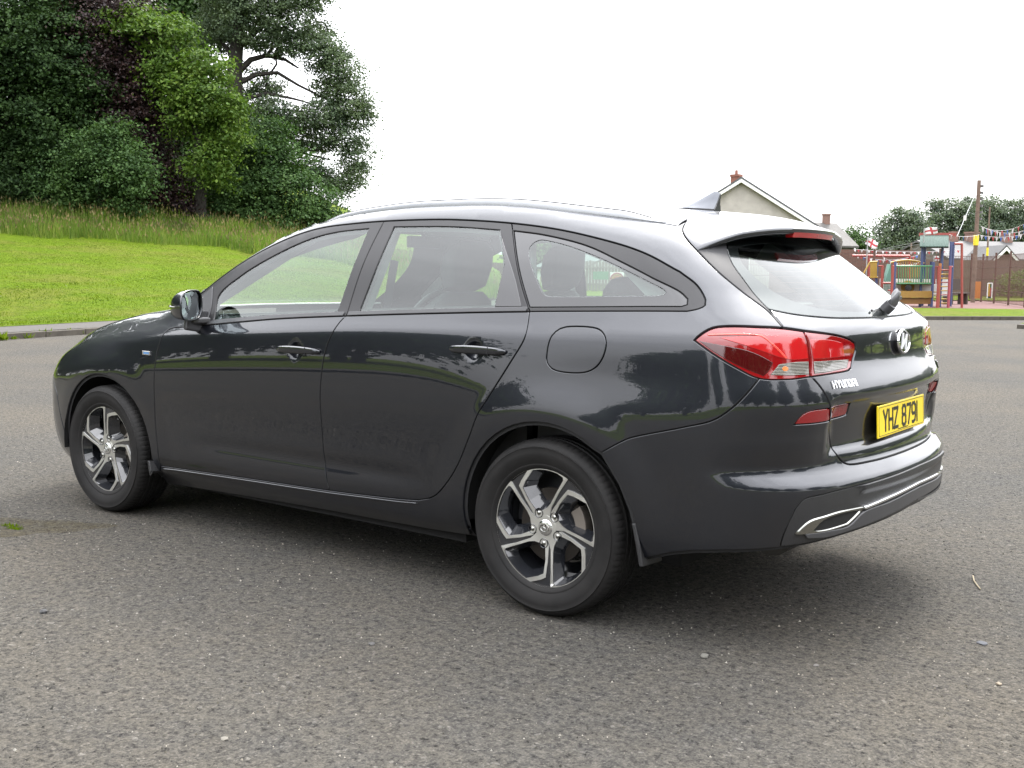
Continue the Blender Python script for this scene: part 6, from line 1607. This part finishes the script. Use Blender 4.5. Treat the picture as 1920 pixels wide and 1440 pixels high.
m = MB(); m.prism([zq(325, 1005, -.1), zq(860, 1005, -.1), zq(860, 1105, -.1), zq(325, 1105, -.1)], _Dh*.05); m.build('upper_panel', PWOOD, play)
m = MB(); m.prism([zq(325, 1108, -.02), zq(855, 1108, -.02), zq(855, 1200, -.02), zq(420, 1200, -.02)], _Dh*.05); m.build('lower_panel', PWOOD2, play)
# ladder and net with yellow rungs
for k in range(9): m = MB(); y = 690+k*62; m.tube([zq(995, y, -.5), zq(1120, y, -.5)], .022, 6); m.build('rung', PYEL if k % 3 else PRED, play, True)
for k in range(4): m = MB(); y = 1020+k*45; m.tube([zq(885, y, .3), zq(960, y, .3)], .02, 6); m.build('rung', PYEL, play, True)
for x0 in (900, 940): m = MB(); m.tube([zq(x0, 640, .6), zq(x0, 900, .6)], .03, 6); m.build('post', PRED, play, True)
m = MB(); m.tube([zq(885, 645, .6), zq(975, 645, .6)], .025, 6); m.tube([zq(1120, 640, -.6), zq(1165, 640, .6)], .03, 6); m.build('top_rail', PRED, play, True)
# left side: slide, yellow guard panels, red rails
m = MB(); m.prism([zq(200, 600, .8), zq(240, 600, .8), zq(245, 885, .5), zq(150, 885, .3), zq(160, 750, .6)], _Dh*.12); m.build('slide', PDGREEN, play)
for k in range(7): m = MB(); x = -60+k*15; m.tube([zq(x, 575, .7), zq(x, 800, .7)], .018, 6); m.build('baluster', PYEL, play, True)
m = MB(); m.tube([zq(-70, 570, .7), zq(45, 562, .7)], .03, 6); m.tube([zq(-70, 800, .7), zq(45, 800, .7)], .03, 6); m.tube([zq(-70, 570, .7), zq(-130, 680, .7), zq(-175, 760, .7)], .03, 6); m.tube([zq(-90, 800, .7), zq(-180, 800, .7)], .03, 6); m.build('guard_rail', PYEL, play, True)
m = MB(); m.tube([zq(125, 885, 0), zq(275, 885, 0)], .035, 8); m.tube([zq(125, 630, .2), zq(60, 630, .6)], .03, 6); m.tube([zq(270, 630, 0), zq(320, 630, 0)], .03, 6); m.tube([zq(200, 995, 0), zq(275, 995, 0)], .03, 6); m.build('red_rail', PRED, play, True)
m = MB()
for k in range(6): m.bar(zq(150+k*20, 890, .1), zq(150+k*20, 1000, .1), .015); 
for k in range(4): m.bar(zq(140, 905+k*28, .1), zq(270, 905+k*28, .1), .015)
m.build('climbing_net', PDGREEN, play)
# separate red swing beam and goal frames
def frame_thing(name, label, cat, segs, mat, d, r=.04, group=None, parts=None):
    a0 = PT(*segs[0][0], d); root = tag(empty(name, (a0.x, a0.y, .12)), label, cat, group); O_ = Vector(root.location)
    for s in segs:
        nm = s[2] if len(s) > 2 else 'bar'; m = MB(); m.tube([PT(*s[0], d)-O_, PT(*s[1], d)-O_], r, 8); m.build(nm, mat, root, True)
    return root
frame_thing('swing_frame', 'red horizontal swing beam crossing behind the left of the playground', 'swing frame', [((1598,479.5),(1706,480),'top_beam'),((1629,479),(1629,560),'leg'),((1706,480),(1706,560),'leg')], PRED, 46, .05)
frame_thing('overhead_bar', 'thin red post and arm standing right of the tower', 'climbing bar', [((1790,457),(1804,457),'arm'),((1803.5,457),(1803.5,580),'post')], PRED, 39.3, .045)
# bench
p = PT(1791, 568, 44.5); bn = tag(empty('bench', (p.x, p.y, .12), YAW+.6), 'dark wooden bench beside the right-hand side of the tower', 'bench')
WOODD = plain('dark_wood', (.055, .040, .032), .8)
m = MB(); m.box((0, 0, .45), (.45, 1.3, .05)); m.build('seat', WOODD, bn); m = MB(); m.box((.22, 0, .8), (.05, 1.3, .45)); m.build('backrest', WOODD, bn)
for y in (-.5, .5): m = MB(); m.box((0, y, .2), (.42, .08, .44)); m.build('leg', WOODD, bn)
# boards fixed to the fence
def board(name, label, px0, py0, px1, py1, d, mat, cat='panel'):
    a = PT(px0, py0, d); b = PT(px1, py0, d); c = PT(px0, py1, d); root = tag(empty(name, tuple(a)), label, cat); m = MB(); m.prism([Vector(), b-a, Vector((b.x-a.x, b.y-a.y, c.z-a.z)), Vector((0, 0, c.z-a.z))], _Dh*.05); m.build('panel_board', mat, root)
    return root, a, b, c
board('orange_panel', 'plain orange panel on the right-hand fence', 1830, 528, 1839.5, 559.5, 46, PORANGE)
rt_, a, b, c = board('activity_board', 'small activity board with yellow bead column and white frame beside the orange panel', 1852, 531, 1860, 559, 45.6, PDGREEN)
m = MB(); u_ = b-a; zz = c.z-a.z
for s_ in (Vector(), u_): m.bar(s_-_Dh*.03, s_+Vector((0, 0, zz))-_Dh*.03, .04)
m.bar(-_Dh*.03, u_-_Dh*.03, .04); m.build('frame', PWHITE, rt_)
for k in range(8): m = MB(); m.tube([u_*.2-_Dh*.05+Vector((0, 0, zz*(k+.8)/9.5)), u_*.2-_Dh*.09+Vector((0, 0, zz*(k+.8)/9.5))], .035, 8); m.build('bead', PYEL, rt_, True)
m = MB(); m.tube([u_*.6-_Dh*.05+Vector((0, 0, zz*.3)), u_*.5-_Dh*.05+Vector((0, 0, zz*.9))], .04, 6); m.build('slider', PRED, rt_, True)
# toys glimpsed through the quarter window
board('green_play_panel', 'green play panel seen through the quarter window', 1112, 509, 1141, 524, 52, PGREEN)
rt_, a, b, c = board('rainbow_panel', 'white panel with an orange arch seen through the quarter window', 1144, 510, 1170, 525, 51.5, PWHITE)
u_ = b-a; ctr = u_*.5+Vector((0, 0, c.z-a.z))-_Dh*.03
for rr, mt in ((.30, PRED), (.22, PYEL), (.14, PORANGE)):
    m = MB(); m.tube([ctr+u_.normalized()*rr*math.cos(t)+Vector((0, 0, rr*math.sin(t)+.02)) for t in np.linspace(0, math.pi, 13)], .035, 6); m.build('arch', mt, rt_, True)

# ---------------------------------------------------------------- flags, bunting, poles
FW = plain('flag_white', (.48, .47, .47), .8, vary=.05); FR = plain('flag_red', (.30, .035, .040), .8); FB = plain('flag_blue', (.04, .10, .30), .8); GALV = plain('galvanised_steel', (.36, .37, .37), .4, metal=.6)
def flag(label, px, py, w, h, d, pole=None, ang=0., wave=.5):
    a = PT(px, py, d); root = tag(empty('flag', tuple(a)), label, 'flag', 'flags over the playground'); k = d/2052.8; w *= k; h *= k
    n, m_ = 14, 8
    def S(u, v):
        c, s = math.cos(ang), math.sin(ang); x = u*w; z = -v*h+.12*h*math.sin(u*5+v); yy = .10*w*math.sin(u*7*wave+v*2)
        return _Rh*(x*c-z*s)+Vector((0, 0, x*s+z*c))+_Dh*yy
    V = [S(i/n, j/m_) for i in range(n+1) for j in range(m_+1)]; F = []; M = []
    for i in range(n):
        for j in range(m_):
            F.append((i*(m_+1)+j, (i+1)*(m_+1)+j, (i+1)*(m_+1)+j+1, i*(m_+1)+j+1)); M.append(1 if (6 <= i <= 7 or 3 <= j <= 4) else 0)
    o = mesh_obj('cloth', [tuple(v) for v in V], F, [FW, FR], root, True, M)
    md = o.modifiers.new('t', 'SOLIDIFY'); md.thickness = .006
    if pole:
        m = MB(); b = PT(*pole, d)-a; m.tube([_Rh*0+Vector((0, 0, .05)), Vector((b.x*0, b.y*0, b.z))], .022, 8); m.build('flagpole', GALV, root, True)
    return root
flag('white flag with a red cross on a leaning pole left of the playground', 1627, 446, 22, 14, 45, (1625.5, 575), -.35)
flag('white flag with a red cross flying above the green tower roof', 1733, 430, 24, 12, 40, (1725, 580), .25, .9)
flag('small white flag with a red cross hanging right of the tower posts', 1751, 482, 10, 9, 42, (1749, 575), .3)
def bunting(label, P0, P1, d0, d1, sag, n, cols, s=.2, group='strings of bunting round the playground'):
    a = PT(*P0, d0); b = PT(*P1, d1); root = tag(empty('bunting', tuple(a)), label, 'bunting', group); D = b-a
    f = lambda t: D*t-Vector((0, 0, sag*4*t*(1-t)))
    m = MB(); m.tube([f(k/16) for k in range(17)], .008, 5); m.build('cord', FW, root)
    u = Vector((D.x, D.y, 0)).normalized()
    for k in range(n):
        p = f((k+.5)/n); m = MB(); s2 = s*.72; m.prism([p-u*s2/2, p+u*s2/2, p+Vector((0, 0, -s2*1.15))+_Dh*random.uniform(-.05, .05)], _Dh*.006); m.build('pennant', cols[k % len(cols)], root)
RWB = (FW, FR, FB); 
bunting('lowest string of red, white and blue bunting right of the utility pole', (1838, 441), (1926, 437), 47, 44, .12, 12, (FW, FB, FW, FR), .24)
bunting('upper string of red, white and blue bunting rising to the right edge', (1839, 424), (1926, 417), 47, 42, .25, 9, (FW, FR, FB), .28)
bunting('middle string of bunting sagging right of the utility pole', (1839, 424), (1926, 431), 47, 42, .2, 10, (FW, FB, FW, FR), .28)
bunting('string of bunting from the tower roof ridge to the utility pole', (1780, 440), (1836, 440), 40, 47, .08, 8, (FW, FR, FW, FB), .20)
bunting('top string of faded bunting along the back fence of the playground', (1600, 467), (1800, 469), 50, 49, .1, 30, (FW, FR, FW, BROWN), .16)
bunting('lower string of bunting along the back fence left of the tower', (1600, 476), (1722, 478), 49, 48, .25, 20, (FR, FW, FR, FB), .16)
bunting('short string of white and red bunting drooping behind the slide', (1655, 481), (1725, 492), 44, 46, .2, 12, (FW, FR), .16)
WOODP = plain('weathered_pole_wood', (.13, .090, .068), .85, vary=.3, scale=4, bump=.4)
ZZ = Vector((0, 0, 1))
def upole(label, px, top, d, r, band=None, gear=True):
    a = PT(px, top, d); root = tag(empty('utility_pole', (a.x, a.y, 0)), label, 'utility pole', None); m = MB(); m.tube([(0, 0, a.z), (0, 0, -.2)], [r*.8, r], 12); m.build('pole', WOODP, root, True)
    if band: z = PT(px, band, d).z; m = MB(); m.tube([(0, 0, z+.22), (0, 0, z-.22)], r*1.12, 14); m.build('yellow_band', plain('yellow_band', (.62, .48, .02), .5), root)
    if gear:
        m = MB()
        for k in range(6): m = MB(); m.box(_Rh*.14+ZZ*(a.z-.25-.28*k), (.12, .12, .10)); m.build('insulator', plain('insulator', (.10, .10, .10), .4), root)
    return root
up = upole('tall brown wooden utility pole with a yellow band right of the playground', 1836, 338, 48, .10, 450.5)
upole('thinner second wooden pole behind the bunting near the right edge', 1856, 388, 60, .055, 472, False)
upole('thin distant pole standing behind the yellow arch rail', 1709, 455, 72, .06, None, False)
a = PT(1829, 363, 48); b = PT(1795, 442, 44); g_ = tag(empty('stay_wire', tuple(a)), 'stay wire slanting down left from the tall utility pole', 'wire'); m = MB(); m.tube([Vector(), b-a], .012, 5); m.build('cable', GALV, g_); m = MB(); c = (b-a)*.60; m.tube([c-ZZ*.1, c+ZZ*.1], .06, 10); m.build('insulator', PWHITE, g_, True)
for k, (x0, y0, x1, y1) in enumerate(((1640, 470, 1724, 453), (1650, 470, 1724, 458), (1700, 452, 1724, 462), (1855, 392, 1842, 372))):
    a = PT(x0, y0, 60); b = PT(x1, y1, 60); o_ = tag(empty('overhead_wire', tuple(a)), ('overhead wire rising to the tower roof, uppermost', 'overhead wire just under the uppermost one', 'overhead wire dipping to the tower roof', 'overhead wire between the two utility poles')[k], 'wire', 'overhead wires'); m = MB(); m.tube([(b-a)*t-ZZ*.3*4*t*(1-t)*(0 if k < 2 else 1) for t in (0, .25, .5, .75, 1)], .012, 4); m.build('cable', plain('cable_grey', (.10, .10, .10), .6), o_)

# ---------------------------------------------------------------- loose things on the tarmac
def gpt(px, py): v = PT(px, py, 1)-_C; t = -_C.z/v.z; return _C+v*t
def stone(label, px, py, s, flat, col, name='loose_stone'):
    p = gpt(px, py); bm = bmesh.new(); bmesh.ops.create_icosphere(bm, subdivisions=2, radius=s)
    for v in bm.verts: v.co *= random.uniform(.78, 1.12); v.co.z *= flat; v.co.x *= 1.25
    me = bpy.data.meshes.new(name); bm.to_mesh(me); bm.free(); me.materials.append(plain('stone', col, .85, vary=.2, scale=60)); o = bpy.data.objects.new(name, me); COL.objects.link(o); o.location = (p.x, p.y, s*flat*.5); o.rotation_euler = (0, 0, random.uniform(0, 6)); tag(o, label, 'stone', 'loose stones on the tarmac')
stone('dark loose stone on the tarmac far left below the front wheel', 82, 1149, .014, .6, (.045, .045, .045))
stone('flat pale chip near the bottom edge left of centre', 421, 1386, .011, .3, (.13, .12, .10))
stone('grey pebble on the tarmac below the rear wheel, left of the tyre contact', 697, 1209, .010, .6, (.07, .068, .065))
stone('black pebble below the middle of the car near the bottom edge', 697, 1277, .006, .6, (.02, .02, .02))
stone('grey stone under the rear bumper, lower right of the rear wheel', 1321, 1232, .014, .6, (.12, .115, .10))
stone('small pale stone right of the grey stone behind the rear wheel', 1530, 1249, .009, .5, (.12, .11, .10))
stone('flat slate chip on the tarmac near the right edge', 1842, 1207, .017, .25, (.055, .058, .066))
stone('cream oval pebble near the lower right corner', 1873, 1284, .009, .6, (.20, .165, .12))
p = gpt(1828, 1085); tw = tag(empty('twig', (p.x, p.y, .006)), 'short curled pale straw on the tarmac right of the rear bumper', 'straw'); m = MB(); m.tube([gpt(1824, 1082)-p, gpt(1826, 1091)-p, gpt(1832, 1100)-p, gpt(1838, 1107)-p], .0028, 5); m.build('stalk', plain('straw', (.24, .20, .13), .8), tw, True)
p = gpt(24, 990); ms = tag(empty('moss_tuft', (p.x, p.y, 0)), 'bright green tuft growing in the worn patch at the left edge', 'weed'); n = 160; a = RNG.uniform(0, 6.28, n); rr = RNG.random(n)**.5*.05; V = []; F = []
for i in range(n):
    o0 = Vector((math.cos(a[i])*rr[i]*1.5, math.sin(a[i])*rr[i]*.6, 0)); t = Vector((random.uniform(-1, 1)*.01, random.uniform(-1, 1)*.01, random.uniform(.008, .022))); b = Vector((-math.sin(a[i]), math.cos(a[i]), 0))*.003; k = len(V); V += [tuple(o0-b), tuple(o0+b), tuple(o0+t)]; F.append((k, k+1, k+2))
mesh_obj('leaves', V, F, BLADE, ms)
# worn silt patch
def patch(px, py, rx, ry, mat, name):
    p = gpt(px, py); V = [(p.x, p.y, .004)]; n = 40
    for k in range(n):
        a_ = 2*math.pi*k/n; f = 1+.18*math.sin(3*a_+1)+.10*math.sin(7*a_); v = p+_Rh*math.cos(a_)*rx*f+_Dh*math.sin(a_)*ry*f; V.append((v.x, v.y, .0003))
    o = mesh_obj(name, V, [(0, 1+k, 1+(k+1) % n) for k in range(n)], mat); tag(o, kind='structure')
patch(45, 988, .34, .17, tarmac_mat((.80, .75, .58)), 'silt_patch')
# loose grit
n = 5200; px = RNG.uniform(-200, 2100, n); py = 720+np.abs(RNG.normal(0, 1, n))*330+60; k = (py > 640) & (py < 1600); pts = np.array([tuple(gpt(a, b)) for a, b in zip(px[k], py[k])])
n = len(pts); s = RNG.uniform(.0012, .0042, n)*RNG.choice([1, 1, 1, 1.5], n)
T = np.array([[1, 0, -.35], [-.5, .87, -.35], [-.5, -.87, -.35], [0, 0, 1.]]); rz = RNG.uniform(0, 6.28, n); c, s_ = np.cos(rz), np.sin(rz)
V = np.stack([np.stack([T[:, 0]*cc-T[:, 1]*ss, T[:, 0]*ss+T[:, 1]*cc, T[:, 2]*.8], 1)*q_ for cc, ss, q_ in zip(c, s_, s)])+pts[:, None]+np.array([0, 0, .0012])
F = (np.arange(n)[:, None, None]*4+np.array([[0, 1, 3], [1, 2, 3], [2, 0, 3], [0, 2, 1]])).reshape(-1, 3)
gr_ = mesh_obj('grit', V.reshape(-1, 3), F, leaf_mat('loose_grit', (.030, .029, .028), (.085, .080, .072), (.34, .32, .30), 0., .8)); tag(gr_, 'loose grit scattered over the tarmac', 'grit', kind='stuff')
